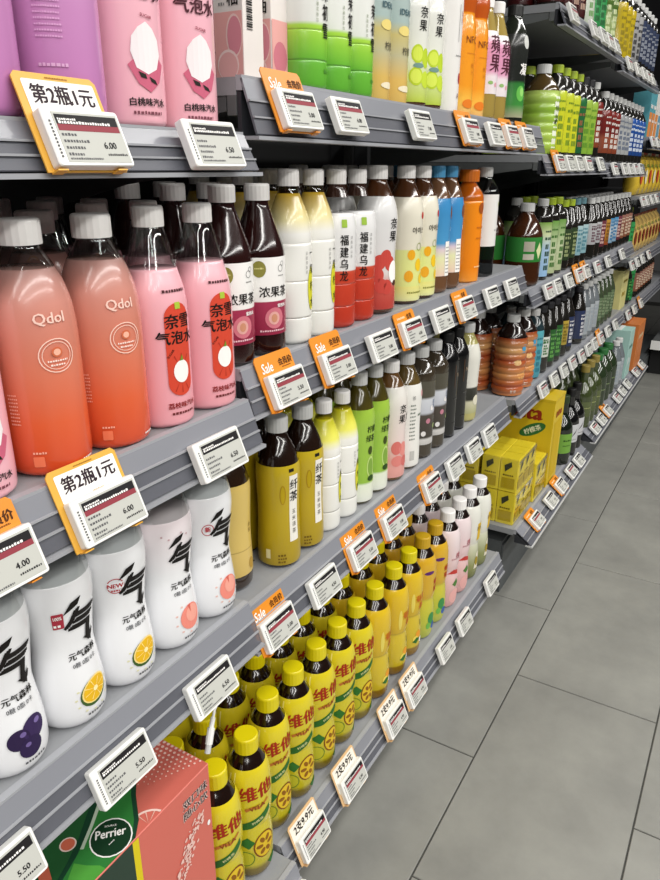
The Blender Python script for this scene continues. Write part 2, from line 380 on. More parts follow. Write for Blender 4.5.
def lemonart(): return big(ell(.006, .040, .0125, .0105, ink('#3d5a2a'), 1, rot=.5)+ell(.0065, .0415, .0118, .0094, ink('#f0d98a'), 2, rot=.5)+ell(.0065, .0415, .0106, .0083, ink('#e3b21c'), 3, rot=.5)+ell(.0065, .0415, .002, .002, ink('#f7ebb4'), 4)+sum([poly([(.0065, .0415), (.0065+.0095*math.cos(t), .0415+.0078*math.sin(t)), (.0065+.0095*math.cos(t+.09), .0415+.0078*math.sin(t+.09))], ink('#f5e08c'), 4) for t in [k*PI/4+.3 for k in range(8)]], [])+sum([ell(.006+.015*math.cos(t), .038+.013*math.sin(t), .0012, .0008, ink('#d6d3ad'), 1, 8) for t in [k*.5+2.6 for k in range(9)]], []))
def peachart(): return big(ell(.007, .041, .0112, .0115, ink('#e8897a'), 1)+ell(.0085, .0435, .0072, .0076, ink('#eda392'), 2)+poly([(.004, .0525), (.0065, .045), (.0072, .0525)], ink('#cf6557'), 3)+sum([ell(.007+.015*math.cos(t), .041+.0145*math.sin(t), .0012, .0009, ink('#dfb8ae'), 1, 8) for t in [k*.6+2.2 for k in range(8)]], []))
def grapeart(): return big(ell(.009, .046, .0092, .0088, ink('#352550'), 1)+ell(.004, .034, .0082, .0078, ink('#2b1d45'), 2)+ell(-.003, .043, .0078, .0075, ink('#2a1c40'), 1)+ell(.0, .046, .0022, .0018, ink('#6d5c92'), 3)+ell(.012, .0495, .0026, .002, ink('#76659c'), 3)+ell(.002, .037, .002, .0016, ink('#6d5c92'), 4))
CAPD = pm('#26262a', .4)
wavy('wgrape', pm('#5a1c33', .4), grapeart(), [], 'white sparkling water bottle with grape print')
wavy('wlemona', CAPD, lemonart(), rrec(-.0235, .112, -.0135, .128, .0012, ink('#a83040'), 1)+txt('100%', .0052, -.0185, .1235, WI, bold=.03, sx=.7)+dashes(-.0225, .114, -.0145, .0032, WI, seed=4), 'white sparkling water bottle with lemon and red badge')
wavy('wlemonb', CAPD, lemonart(), ring(-.017, .1195, .0085, .0009, ink('#b0343c'))+rec(-.025, .1165, -.009, .1235, ink('#eff0f2'), 2)+txt('NEW', .0066, -.017, .12, ink('#b0343c'), 3, bold=.04)+dashes(-.0215, .1135, -.0125, .0018, ink('#b0343c'), seed=5), 'white sparkling water bottle with lemon and NEW badge')
wavy('wpeacha', pm('#d9a0a8', .35), peachart(), sum([ell(-.02+.007*i, .14-.004*(i % 3), .0012, .0012, ink('#c9a9ad'), 1, 8) for i in range(5)], []), 'white sparkling water bottle with peach and pink cap', '#efe3e6')
wavy('wpeachb', CAPD, peachart(), ring(-.0165, .1165, .0072, .0009, ink('#b0343c'))+txt('新', .0072, -.0165, .1175, ink('#b0343c'), bold=.04), 'white sparkling water bottle with peach and red seal')
# ---- teas
BRN = liquid('#2b110b'); BRL = liquid('#4a2a14')
btype('peachtea', 'tea_bottle', P('tea'), [('body', 0, .183, liquid('#260d0c'), 0), ('label', .026, .117, gm([(.026, '#8e2440'), (.0655, '#a03350'), (.0662, '#eceae6'), (.117, '#f2f1ee')], .3), .0004)], (.0148, .0185, CAPW),
  txt('浓果茶', .0135, .002, .0775, K, bold=.02)+ell(-.0175, .104, .0082, .0095, ink('#85803a'), 1)+dashes(-.0225, .104, -.0125, .002, ink('#d6d08a'), seed=4)+ring(.011, .104, .0042, .0007, GRY)+ring(.014, .109, .003, .0006, GRY)+dashes(.007, .095, .017, .0014, GRY, seed=6)
  +ell(.001, .046, .0128, .0128, ink('#c9707e'), 1)+ell(0, .046, .0075, .0078, ink('#d9a39a'), 2)+ell(0, .046, .004, .005, ink('#c58a6c'), 3)+txt('蜜桃味', .0048, .012, .0605, WI, bold=.02)+dashes(-.018, .03, .016, .0022, ink('#e3b9c0'), seed=2), 'dark peach fruit tea bottle')
pearart = ell(.016, .066, .0095, .026, ink('#cfcb2a'), 1)+vtxt('一果柠水', .0125, .017, .108, ink('#1d1d18'), bold=.01, step=1.55)+vtxt('轻甜雪梨茶', .0042, .004, .108, GRY, bold=0, step=1.3)
def pear(key, top1, top2, desc):
    p = smooth([(.025, 0), (.0295, .003), (.031, .009), (.0312, .03), (.0302, .0325), (.0312, .035), (.0312, .073), (.0302, .0755), (.0312, .078), (.0312, .116), (.0302, .1185), (.031, .121), (.0305, .132), (.027, .148), (.021, .162), (.0155, .174), (.0135, .180), (.0135, .186)], 3)
    btype(key, 'tea_bottle', p, [('body', 0, .174, gm([(0, '#e4e4de'), (.130, '#e9e8e2'), (.145, top1), (.174, top2)]), 0), ('neck', .174, .186, clear('#d8d2b0'), 0)], (.0148, .0185, CAPW), pearart, desc)
pear('pear', '#e3d9a4', '#c9a42c', 'white pear tea bottle with amber shoulder')
pear('pearlime', '#e6e46a', '#d5cf1f', 'white pear tea bottle, lime-yellow shoulder')
p_fj = smooth([(.025, 0), (.0295, .003), (.031, .009), (.031, .028), (.0303, .03), (.031, .032), (.031, .058), (.0303, .06), (.031, .062), (.031, .118), (.0305, .134), (.0265, .152), (.0205, .166), (.0152, .178), (.0135, .183), (.0135, .19)], 3)
btype('oolong', 'tea_bottle', p_fj, [('body', 0, .150, gm([(0, '#b23322'), (.072, '#c4432d'), (.0765, '#c9523c'), (.078, '#dfdedc'), (.17, '#e6e6e6')]), 0), ('neck', .170, .19, liquid('#3a241c'), 0)], (.0148, .0185, CAPW),
  vtxt('福建乌龙', .0145, -.004, .117, K, bold=.02, step=1.06)+rrec(-.0085, .133, .0005, .143, .001, ink('#94b63f'), 1)+vtxt('清香高山茶', .0046, .009, .120, GRY, bold=0, step=1.3), 'white and red oolong tea bottle')
def naiguo(key, stops, fruit, neck, desc, t2=''):
    btype(key, 'tea_bottle', P('gold'), [('body', 0, .195, neck, 0), ('label', .008, .168, gm(stops), .0004)], (.0148, .0185, CAPW),
      txt('奈', .0165, .003, .131, K, bold=.02)+txt('果', .0165, .002, .113, K, bold=.02)+(txt('茶', .0165, .021, .113, K, bold=.02) if t2 else [])+fruit, desc)
fl = sum([ell(-.012+.012*math.cos(t), .062+.022*math.sin(t), .010, .011, ink('#c0453b'), 1) for t in (.6, 1.4, 2.4, 3.3, 4.2, 5.0)], [])+ell(.006, .062, .011, .0165, WI, 2)+ell(.009, .046, .0055, .0042, ink('#4a2a22'), 3)
naiguo('lychee', [(.008, '#b23f36'), (.04, '#c2584d'), (.06, '#d8cfcc'), (.085, '#d9d7d6'), (.155, '#dcdcdb')], fl, BRL, 'white fruit tea bottle with red lychee print')
fk = ell(-.006, .075, .0115, .013, ink('#b8cf2c'), 1)+ell(-.006, .075, .009, .010, ink('#cfe04e'), 2)+ell(.012, .07, .010, .014, ink('#b5cd28'), 1)+ell(-.008, .044, .0125, .013, ink('#b4cb26'), 1)+ell(-.008, .044, .0098, .0102, ink('#d0e054'), 2)+ell(.012, .04, .011, .012, ink('#bfd535'), 1)+ell(-.004, .059, .010, .0035, ink('#6f9088'), 3)
naiguo('limetea', [(.008, '#b9cc4c'), (.05, '#cfdba0'), (.075, '#e4e6da'), (.155, '#e3e3de')], fk, BRL, 'white fruit tea bottle with lime print')
fp = ell(-.008, .062, .011, .012, ink('#cf6f68'), 1)+ell(.009, .058, .011, .013, ink('#d98880'), 1)+ell(-.006, .038, .012, .010, ink('#d57f78'), 1)+ell(.012, .036, .010, .010, ink('#c86a64'), 1)
naiguo('pinkpeach', [(.008, '#d99a92'), (.04, '#dc9d96'), (.075, '#e1cdc8'), (.155, '#dedbd4')], fp, liquid('#6a4a26'), 'white fruit tea bottle with pink peach print', '茶')
btype('korean', 'juice_bottle', P('gold'), [('body', 0, .195, BRL, 0), ('label', .006, .164, gm([(.006, '#dfe0a0'), (.028, '#e3dd84'), (.03, '#dbe08a'), (.085, '#d9dd90'), (.0865, '#ded9c6'), (.164, '#e2ddcc')]), .0004)], (.0148, .0185, CAPW),
  txt('아이스', .011, .004, .115, ink('#3a3326'), bold=.02)+ell(.012, .137, .004, .0055, ink('#b32d24'), 1)+ring(.006, .09, .006, .001, ink('#7b8a2e'), 2)+ell(-.01, .078, .0075, .008, ink('#e2a31c'), 1)+ell(.006, .062, .008, .010, ink('#e5bd22'), 1)+ell(-.014, .045, .008, .009, ink('#df9f22'), 1)+ell(.014, .04, .007, .008, ink('#e6c430'), 1)+dashes(-.016, .018, .016, .003, ink('#8c8a3c'), seed=3), 'cream yellow juice bottle with Korean lettering')
btype('blue', 'juice_bottle', P('gold'), [('body', 0, .195, liquid('#6b4a32'), 0), ('label', .030, .158, gm([(.030, '#e6c9b8'), (.06, '#dfe0b0'), (.075, '#d9c6d0'), (.085, '#4d96c8'), (.158, '#3a86bd')]), .0004)], (.0148, .0185, pm('#4a93bf', .4)),
  rrec(-.004, .03, .012, .088, .0012, ink('#f2f0ea'), 2)+sum([dashes(-.002, .035+.006*i, .010, .0022, GRY, 3, seed=i) for i in range(8)], [])+ell(.014, .135, .008, .011, ink('#7a4a30'), 1)+txt('水', .010, .018, .108, WI, bold=.02), 'blue labelled juice bottle with blue cap')
btype('orangebar', 'juice_bottle', P('bar'), [('body', 0, .155, gm([(0, '#ee9a3a'), (.03, '#ec861a'), (.155, '#ee8b1c')]), 0), ('neck', .155, .194, liquid('#c0600f'), 0)], (.0185, .022, pm('#d9731c', .35)),
  ell(.004, .142, .0085, .0105, ink('#9a4a12'), 1)+dashes(-.006, .105, .018, .003, ink('#c06a12'), seed=2)+dashes(-.006, .085, .018, .003, ink('#c06a12'), seed=3)+dashes(-.006, .03, .02, .003, ink('#f6d9a0'), seed=4), 'bright orange juice bottle with orange cap')
btype('whitelabel', 'water_bottle', P('bar'), [('body', 0, .194, clear('#8f9294', .1), 0), ('label', .06, .158, pm('#e2e1dd', .35), .0004)], (.0145, .018, CAPG), ell(.012, .14, .003, .004, ink('#8f9a4a'), 1)+dashes(.0, .09, .015, .002, GRY, seed=2), 'clear bottle with plain white label')
btype('jasmine', 'tea_bottle', p_fj, [('body', 0, .150, gm([(0, '#5aa534'), (.031, '#6ab53a'), (.05, '#8ec93f'), (.064, '#a9d84a'), (.068, '#e3e5df'), (.17, '#e7e8e4')]), 0), ('neck', .170, .19, CLR, 0)], (.0148, .0185, CAPW),
  vtxt('茉初雪', .0165, .010, .096, K, bold=.025, step=1.1)+vtxt('清雅花茶饮', .004, -.006, .09, ink('#8f9a80'), bold=0, step=1.3)+dashes(.006, .018, .018, .004, ink('#4b8a2c'), seed=2), 'green and white jasmine tea bottle')
btype('lemonclear', 'juice_bottle', P('bar'), [('body', 0, .194, gm([(0, '#cfae62'), (.03, '#d9b563'), (.06, '#bdb894'), (.085, '#c9bb7a'), (.10, '#a9bcb8'), (.194, '#b9c3c0')], .12), 0)], (.0145, .018, CAPW),
  txt('柠檬', .0105, .006, .066, ink('#4a4636'), bold=.01)+txt('IDEAS', .010, .002, .112, ink('#3f5f68'), bold=.03)+ell(.0, .09, .012, .006, ink('#e4d07a'), 1)+ell(.006, .02, .016, .004, ink('#e9dfc0'), 1), 'pale yellow lemon juice bottle')
btype('slimwhite', 'drink_bottle', P('bar'), [('body', 0, .194, pm('#e6e4e0', .3), 0)], (.0145, .018, CAPW), vtxt('轻乳', .009, .008, .138, ink('#b08a8a'), bold=0)+ell(.009, .05, .0045, .008, ink('#a83a44'), 1)+txt('A', .011, .006, .025, ink('#7a5a5a'))+rec(-.001, .1, .0, .15, GRY, 1)+dashes(-.006, .08, .016, .002, GRY, seed=1), 'slim white drink bottle with berry print')
btype('orangene', 'juice_bottle', smooth([(.026, 0), (.029, .003), (.0305, .009), (.0305, .08), (.0300, .125), (.027, .143), (.026, .150), (.028, .162), (.029, .172), (.027, .182), (.0215, .188), (.0205, .2)]), [('body', 0, .2, gm([(0, '#e8b77a'), (.02, '#f2c050'), (.045, '#ee9a26'), (.15, '#ee951f'), (.152, '#c2591c'), (.2, '#b5501a')]), 0)], (.0225, .018, pm('#c9651d', .35)),
  txt('NFC', .0145, .0, .112, ink('#7a3a0e'), bold=0)+rec(-.01, .092, .014, .0926, ink('#c06a12'), 1)+vtxt('橙汁', .007, .004, .075, ink('#b8610f'), bold=0, step=1.5)+ell(.0, .018, .014, .007, ink('#e07a1c'), 1), 'orange juice bottle with tall orange sleeve')
btype('apple', 'tea_bottle', P('tea'), [('body', 0, .183, liquid('#a08a45'), 0), ('label', .042, .142, gm([(.042, '#e6dfe0'), (.07, '#e9dde2'), (.078, '#dd9ebd'), (.125, '#dc97b8'), (.132, '#e9e2e6'), (.142, '#ecebea')], .3), .0004)], (.0148, .0185, CAPW),
  txt('蘋', .031, .004, .121, ink('#4b1226'), bold=.02)+txt('果', .031, .004, .091, ink('#4b1226'), bold=.02)+ell(-.006, .06, .006, .003, ink('#8db36b'), 1)+ell(.008, .057, .004, .004, ink('#d99aa8'), 1), 'pink labelled apple tea bottle')
btype('greenveg', 'tea_bottle', P('gold'), [('body', 0, .195, liquid('#20241c'), 0), ('label', .012, .158, gm([(.012, '#a9a98a'), (.035, '#3e8a3c'), (.072, '#2f7a34'), (.078, '#1d211d'), (.158, '#2a2c2a')]), .0004)], (.0148, .0185, pm('#1c1d1c', .4)),
  txt('凝', .022, .004, .098, WI, bold=.03)+ell(.0, .055, .011, .014, ink('#5fb348'), 1)+ell(.003, .058, .006, .008, ink('#8fd06a'), 2)+ell(.006, .145, .009, .012, ink('#c9cbc6'), 1), 'black and green labelled tea bottle')
btype('corntea', 'tea_bottle', P('gold'), [('body', 0, .195, liquid('#1d0f08'), 0), ('label', .006, .15, gm([(.006, '#a38a12'), (.07, '#b59c16'), (.15, '#bda51e')], .3), .0004)], (.0152, .0195, CAPG),
  rec(.002, .040, .0175, .136, ink('#e9e6dc'), 1)+vtxt('纤茶', .0155, .0098, .123, K, 3, bold=.025)+vtxt('玉米须茶', .0075, .0098, .0835, ink('#4a4438'), 3, bold=0, step=1.25)+rec(.0015, .141, .010, .1455, K, 1)+ell(-.008, .11, .0045, .014, ink('#a38017'), 1)+ell(-.008, .11, .0032, .0125, ink('#b59c16'), 2)+dashes(-.016, .01, -.004, .003, ink('#6d5412'), seed=2)+dashes(-.016, .015, -.004, .003, ink('#6d5412'), seed=4)+dashes(-.016, .02, -.004, .003, ink('#6d5412'), seed=5)+rec(-.034, .016, -.027, .03, ink('#d9cf9c'), 1), 'gold labelled corn silk tea bottle')
btype('honeytea', 'tea_bottle', P('gold'), [('body', 0, .195, liquid('#2a1a0e'), 0), ('label', .022, .148, gm([(.022, '#cdb062'), (.056, '#d2b668'), (.057, '#a88c46'), (.0585, '#d3b765'), (.148, '#d9bd68')], .3), .0004)], (.0152, .0195, pm('#1d1714', .4)),
  vtxt('蜂蜜', .006, .014, .09, ink('#7a5a28'), bold=0, step=1.3)+ell(.014, .035, .005, .008, ink('#b08c3c'), 1), 'pale gold honey tea bottle')
btype('lime', 'tea_bottle', P('gold'), [('body', 0, .195, liquid('#4a4216'), 0), ('label', .006, .156, gm([(.006, '#e0e3d8'), (.034, '#dfe5d0'), (.038, '#8fb83e'), (.156, '#9cc044')]), .0004)], (.0152, .0195, CAPG),
  txt('柠檬', .012, .006, .125, ink('#2c3f12'), bold=.03)+txt('绿茶', .012, .004, .11, ink('#2c3f12'), bold=.03)+ell(.004, .09, .006, .007, ink('#3c4a18'), 2)+ell(.006, .062, .0105, .018, ink('#b9d37a'), 1)+ell(.006, .062, .008, .0145, ink('#7ca040'), 2)+ell(.006, .044, .009, .005, ink('#2e4a1c'), 3), 'lime green labelled lemon tea bottle')
btype('whitestrip', 'tea_bottle', P('gold'), [('body', 0, .195, liquid('#5c4a24'), 0), ('label', .006, .158, pm('#e3e2dc', .35), .0004)], (.0152, .0195, CAPG),
  sum([vtxt('茶', .008, -.012, .135, GRY, bold=0)]+[dashes(-.018, .12-.007*i, -.006, .003, ink('#7d857c'), seed=i) for i in range(10)], [])+dashes(.0, .1, .016, .004, ink('#6d7a6a'), seed=20)+rec(-.016, .018, -.006, .036, ink('#b9b9b4'), 1)+ell(.012, .14, .005, .006, ink('#d9a0a0'), 1), 'white labelled tea bottle with fine print')
fl2 = sum([ell(-.014+.009*i, .05+.012*((i*7) % 5), .005, .005, ink(('#d9d6d4', '#b97a8a', '#e4e1de', '#8fa06a', '#cfc0c4')[i % 5]), 1) for i in range(5)], [])
btype('floral', 'tea_bottle', P('bar'), [('body', 0, .194, liquid('#3a3226'), 0), ('label', .028, .15, gm([(.028, '#b9b7b4'), (.038, '#c9c7c4'), (.042, '#3a352e'), (.085, '#453d36'), (.09, '#b9bcc4'), (.115, '#c9ccd2'), (.12, '#4a463a'), (.15, '#4d4a3e')]), .0004)], (.0150, .0185, CAPG), fl2+vtxt('花茶', .008, .008, .11, ink('#5a6a88'), bold=.02), 'dark floral tea bottle with grey cap')
btype('black', 'drink_bottle', smooth([(.023, 0), (.026, .003), (.027, .008), (.027, .09), (.027, .15), (.0255, .165), (.018, .182), (.0135, .192), (.013, .198)]), [('body', 0, .198, pm('#0d0d0e', .14, .6), 0)], (.0142, .018, pm('#121213', .35)),
  [x for x in ring(.004, .14, .0001, .00005, GRY)]+rec(-.003, .105, -.0022, .15, ink('#6d4a30'), 1)+rec(.013, .105, .0138, .15, ink('#6d4a30'), 1)+txt('N', .011, .0055, .13, ink('#8a7a66'))+dashes(-.002, .08, .012, .002, ink('#5a5a58'), seed=1)+dashes(-.002, .03, .012, .002, ink('#4a4a48'), seed=2), 'slim glossy black drink bottle')
btype('whitetop', 'drink_bottle', P('gold'), [('body', 0, .195, liquid('#b3ac6a'), 0), ('label', .02, .168, gm([(.02, '#a8a878'), (.045, '#c8c4a8'), (.05, '#2a2a24'), (.075, '#33332c'), (.078, '#d9d8ce'), (.168, '#dddcd2')]), .0004)], (.0150, .0185, CAPG), ell(.004, .048, .010, .011, ink('#d6d2bd'), 2), 'cream topped drink bottle with white cap')
# ---- lemon tea family on the bottom shelf
YC = pm('#d8c80c', .32)
def vita(key, stops, cap, arts, desc, neck='#170a06', z1=.194, base=.0):
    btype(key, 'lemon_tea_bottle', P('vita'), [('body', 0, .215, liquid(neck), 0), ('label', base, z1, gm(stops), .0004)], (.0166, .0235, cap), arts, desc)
R1 = ink('#9c2a12'); GL = ink('#2f6a2a')
lem = txt('维他', .0262, .003, .160, R1, bold=.035, rot=.08)+poly([(-.016, .134), (-.004, .138), (.004, .134), (.018, .142), (.02, .139), (.005, .129), (-.004, .133), (-.014, .129)], ink('#b5702a'), 2)+txt('VITA', .0105, .002, .1345, ink('#8a4a16'), 3, bold=.03, rot=.15)
lem += poly([(-.024, .104), (-.010, .110), (.006, .117), (.022, .127), (.024, .116), (.010, .104), (-.006, .095), (-.022, .092)], GL, 1)+txt('柠檬茶', .0062, .002, .108, ink('#d9dca0'), 3, bold=.02, rot=.42)
lem += ell(.012, .060, .0180, .0225, ink('#7a4a14'), 1)+ell(.012, .060, .0158, .0202, ink('#d7b52a'), 2)+sum([ell(.012+.0088*math.cos(t), .060+.011*math.sin(t), .0054, .0034, ink('#8a5a16'), 3, 10, rot=t) for t in [k*PI/3 for k in range(6)]], [])
lem += ell(-.018, .042, .0140, .0155, ink('#b9b52c'), 1)+ring(-.018, .042, .0137, .0014, ink('#5f7a26'), 2)+poly([(-.028, .070), (-.014, .080), (-.003, .070), (-.012, .060)], GL, 2)+poly([(.016, .022), (.03, .03), (.036, .02), (.024, .012)], GL, 2)
lem += sum([poly([(u, .19-.3*abs(u+.03)), (u+.0022, .19-.3*abs(u+.03)), (u+.001, .14), (u-.001, .14)], ink('#e3da7a'), 1) for u in (-.046, -.038, -.030)], [])
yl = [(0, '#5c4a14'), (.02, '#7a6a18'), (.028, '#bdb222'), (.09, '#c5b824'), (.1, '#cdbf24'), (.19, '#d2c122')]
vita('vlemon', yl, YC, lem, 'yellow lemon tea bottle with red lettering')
chr_ = txt('菊花', .017, .016, .137, ink('#c2661a'), bold=.035)+txt('茶', .017, .016, .119, ink('#c2661a'), bold=.035)+rec(-.034, .1, -.0335, .15, ink('#e9dfa0'), 1)+ell(-.006, .13, .004, .022, ink('#e0cf62'), 1)+vtxt('清润', .006, .018, .08, ink('#4a5a1a'), bold=.02)+ell(.012, .052, .008, .0085, ink('#e39a2c'), 1)+ell(.004, .042, .007, .008, ink('#ecd35a'), 2)+poly([(-.004, .038), (.006, .046), (.016, .042), (.006, .032)], GL, 3)+ell(.02, .036, .005, .006, ink('#f2efe4'), 2)
vita('vchrys', [(0, '#7a5a1a'), (.022, '#8a6a1c'), (.026, '#c7b02a'), (.096, '#cdb42a'), (.098, '#b89c22'), (.1, '#d2b023'), (.167, '#d6b422')], YC, chr_, 'yellow chrysanthemum tea bottle with orange lettering')
hon = txt('蜂', .015, .012, .137, ink('#b0401a'), bold=.03)+txt('蜜', .015, .012, .12, ink('#b0401a'), bold=.03)+ell(.004, .05, .010, .014, ink('#3f8a4a'), 1)+ell(.012, .03, .008, .009, ink('#3a5fa0'), 1)+ell(-.004, .034, .006, .008, ink('#6fb04a'), 2)+ell(-.008, .162, .012, .004, ink('#5a2a6a'), 1)
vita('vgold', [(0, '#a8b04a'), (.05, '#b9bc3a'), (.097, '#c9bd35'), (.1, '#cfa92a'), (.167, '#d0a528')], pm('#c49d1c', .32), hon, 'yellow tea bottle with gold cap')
pch = ell(.006, .03, .016, .018, ink('#e0a9a4'), 1)+poly([(-.018, .09), (.0, .098), (.02, .092), (.018, .083), (-.002, .088)], ink('#b83a34'), 2)+poly([(-.004, .062), (.01, .074), (.016, .062), (.006, .054)], ink('#4f7a3a'), 2)+dashes(-.01, .125, .016, .004, ink('#b98a90'), seed=3)+txt('桃', .014, .008, .135, ink('#b0606a'), bold=.02)
vita('vpeach', [(0, '#cf9c98'), (.06, '#dcb3b0'), (.1, '#e2c3c4'), (.167, '#e3d3d4')], CAPW, pch, 'pink peach tea bottle with white cap')
wyl = txt('柠檬', .013, .014, .137, ink('#8a6a1a'), bold=.02)+rec(.004, .105, .03, .15, ink('#d9b42a'), 1)+poly([(.0, .03), (.006, .07), (.014, .075), (.014, .03)], ink('#d9d3bc'), 2)+ell(.008, .05, .006, .012, ink('#a08a2c'), 3)
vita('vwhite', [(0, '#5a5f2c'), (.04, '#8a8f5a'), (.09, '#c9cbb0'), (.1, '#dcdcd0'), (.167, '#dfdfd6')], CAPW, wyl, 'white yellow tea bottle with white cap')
# ---- far bays
gw = [(0, '#8fb040'), (.14, '#a4c24c')]
btype('bigrib', 'green_tea_bottle', RIB1, [('body', 0, .184, liquid('#4a3a1c'), 0), ('label', .004, .142, gm([(.004, '#a3c24a'), (.05, '#a9c653'), (.1, '#8fb83c'), (.142, '#b7cf6a')]), .0006)], (.0175, .02, CAPG), rec(.006, .01, .026, .13, ink('#dfe6cf'), 1)+vtxt('绿茶', .016, .016, .105, ink('#4a5a2c'), 3)+ell(.016, .075, .005, .006, ink('#3c4a20'), 3), 'large ribbed green tea bottle')
btype('bigorange', 'tea_bottle', RIB2, [('body', 0, .2, liquid('#1c0f0a'), 0), ('label', .004, .158, gm([(.004, '#c07a4a'), (.03, '#a84a24'), (.06, '#c98a52'), (.1, '#a34422'), (.125, '#c9975f'), (.158, '#8f3c1c')], .2), .0006)], (.0175, .02, CAPG), rec(.004, .12, .018, .142, ink('#3f8fb8'), 1)+ell(.01, .06, .014, .012, ink('#d9a05a'), 1)+ell(-.006, .095, .012, .008, ink('#d9b27a'), 1)+rec(-.02, .012, -.004, .026, ink('#d6cfc4'), 1), 'large ribbed bottle with orange fruit label')
btype('bigamber', 'tea_bottle', P('big'), [('body', 0, .186, liquid('#3b1d0a'), 0), ('label', .062, .122, gm([(.062, '#2f7a32'), (.122, '#35803a')]), .0005)], (.018, .02, CAPG), rec(-.032, .068, -.004, .082, ink('#b9b5a4'), 1)+rec(-.032, .088, -.004, .112, ink('#a9a594'), 1)+poly([(.002, .09), (.012, .11), (.022, .09), (.012, .068)], ink('#cfd6a0'), 1), 'large amber tea bottle with green label')
def plain(key, name, prof, top, stops, cap, desc, z0=.02, z1=.14, neck='#1a1814', arts=None):
    pr = RIB3 if prof == 'rib' else P(prof)
    a = arts if arts is not None else sum([sum([rec(-.005+.0062*q, z0+(.12+.13*w)*(z1-z0), -.0002+.0062*q, z0+(.21+.13*w)*(z1-z0), ink(top), 1) for q in range(2 if w % 2 else 3)], []) for w in range(4)], [])+dashes(-.008, z0+.68*(z1-z0), .016, .008, ink(top), seed=len(TYPES))+dashes(-.008, z0+.82*(z1-z0), .012, .005, ink(top), seed=len(TYPES)+3)
    btype(key, name, pr, [('body', 0, pr[-1][1], liquid(neck), 0), ('label', z0, z1, gm(stops), .0004)], cap and (.0148, .0185, cap), a, desc)
LMC = pm('#9fb52c', .4)
plain('c_ylime', 'tea_bottle', 'gold', '#6d8a1c', [(.01, '#b9c22c'), (.08, '#cfcf2a'), (.15, '#c3d03c')], LMC, 'yellow-green tea bottle with lime cap', .01, .15)
plain('c_green', 'tea_bottle', 'gold', '#8a5a3c', [(.01, '#1f5a34'), (.15, '#2a6a3c')], LMC, 'dark green labelled tea bottle', .01, .15)
plain('c_lime', 'tea_bottle', 'gold', '#5a8a24', [(.01, '#7fa83a'), (.08, '#8cb03c'), (.15, '#9dbb4c')], CAPD, 'bright lime labelled tea bottle', .01, .15)
plain('c_red', 'tea_bottle', 'gold', '#d6cfc8', [(.03, '#7a3a24'), (.075, '#8f4a34'), (.09, '#6d1f1c'), (.155, '#7a2a24')], CAPG, 'red-brown labelled tea bottle', .03, .155)
plain('c_silver', 'water_bottle', 'gold', '#5a6478', [(.03, '#9a9c9c'), (.09, '#b4b6b6'), (.155, '#8f9294')], CAPG, 'silver labelled bottle with grey cap', .03, .155)
plain('c_blue', 'water_bottle', 'gold', '#c9d3e0', [(.03, '#1d3f7a'), (.155, '#2a56a0')], CAPG, 'deep blue labelled bottle', .03, .155)
plain('c_blw', 'tea_bottle', 'bar', '#2f4a3a', [(.01, '#8fb4d6'), (.08, '#a4bfd9'), (.12, '#c9d3a4'), (.15, '#7aa04a')], CAPG, 'pale blue and white tea bottle', .01, .15)
plain('c_gw', 'tea_bottle', 'bar', '#3f6a2c', [(.01, '#a9b48a'), (.08, '#bcc6a0'), (.15, '#6d9a4a')], LMC, 'pale green patterned tea bottle', .01, .15)
plain('c_dgreen', 'tea_bottle', 'tea', '#8f9a6a', [(.03, '#2a3a24'), (.12, '#34452c')], LMC, 'dark green tea bottle with small print', .03, .118)
plain('c_tealw', 'tea_bottle', 'tea', '#4a7a88', [(.03, '#7fa4ac'), (.12, '#a9c3c6')], pm('#5a7f88', .4), 'teal and white labelled bottle', .03, .118)
plain('c_greyw', 'tea_bottle', 'tea', '#5a3a44', [(.05, '#a4a4a6'), (.118, '#b9b9ba')], CAPG, 'grey labelled dark tea bottle', .05, .118)
plain('c_wine', 'tea_bottle', 'tea', '#c9a49c', [(.03, '#5a2a34'), (.118, '#6d3640')], CAPG, 'wine red labelled tea bottle', .03, .118)
plain('c_ochre', 'tea_bottle', 'tea', '#6a4a1c', [(.03, '#8a3a24'), (.06, '#a8742c'), (.118, '#b98a3c')], CAPG, 'ochre labelled tea bottle', .03, .118)
plain('c_bluew', 'tea_bottle', 'tea', '#2a6a98', [(.03, '#6d8fa8'), (.07, '#c3ccd0'), (.118, '#3f86b4')], CAPG, 'white and blue labelled tea bottle', .03, .118)
plain('c_teal', 'drink_bottle', 'rib', '#2f6f80', [(.006, '#3f8fa0'), (.14, '#56a4b0')], CAPG, 'ribbed teal drink bottle', .006, .142, neck='#23343a')
plain('c_wgreen', 'drink_bottle', 'tea', '#3f6a3c', [(.05, '#c9cdc4'), (.10, '#d3d6cf')], CAPD, 'dark bottle with short white label', .05, .11)
plain('c_deepg', 'drink_bottle', 'tea', '#5f9a4c', [(.02, '#1f4a24'), (.118, '#2a5a2c')], CAPD, 'deep green drink bottle', .02, .118)
plain('c_dyel', 'drink_bottle', 'tea', '#6a5a1c', [(.04, '#a08a34'), (.118, '#b39a3c')], CAPD, 'dark bottle with mustard label', .04, .118)
plain('c_navy', 'drink_bottle', 'tea', '#c9c9cc', [(.02, '#232c4a'), (.118, '#2c3658')], CAPD, 'navy labelled drink bottle', .02, .118)
plain('c_pale', 'water_bottle', 'tea', '#8f98a0', [(.02, '#9aa0a4'), (.118, '#aab0b4')], CAPG, 'pale grey water bottle', .02, .118, neck='#6a7074')
plain('c_bottleg', 'water_bottle', 'tea', '#7a8a6a', [(.03, '#4f6248'), (.118, '#5f7254')], CAPG, 'olive green water bottle', .03, .118, neck='#39452f')
plain('c_rust', 'tea_bottle', 'tea', '#c9b49c', [(.03, '#7a4a34'), (.118, '#93685a')], CAPG, 'rust labelled tea bottle', .03, .118)
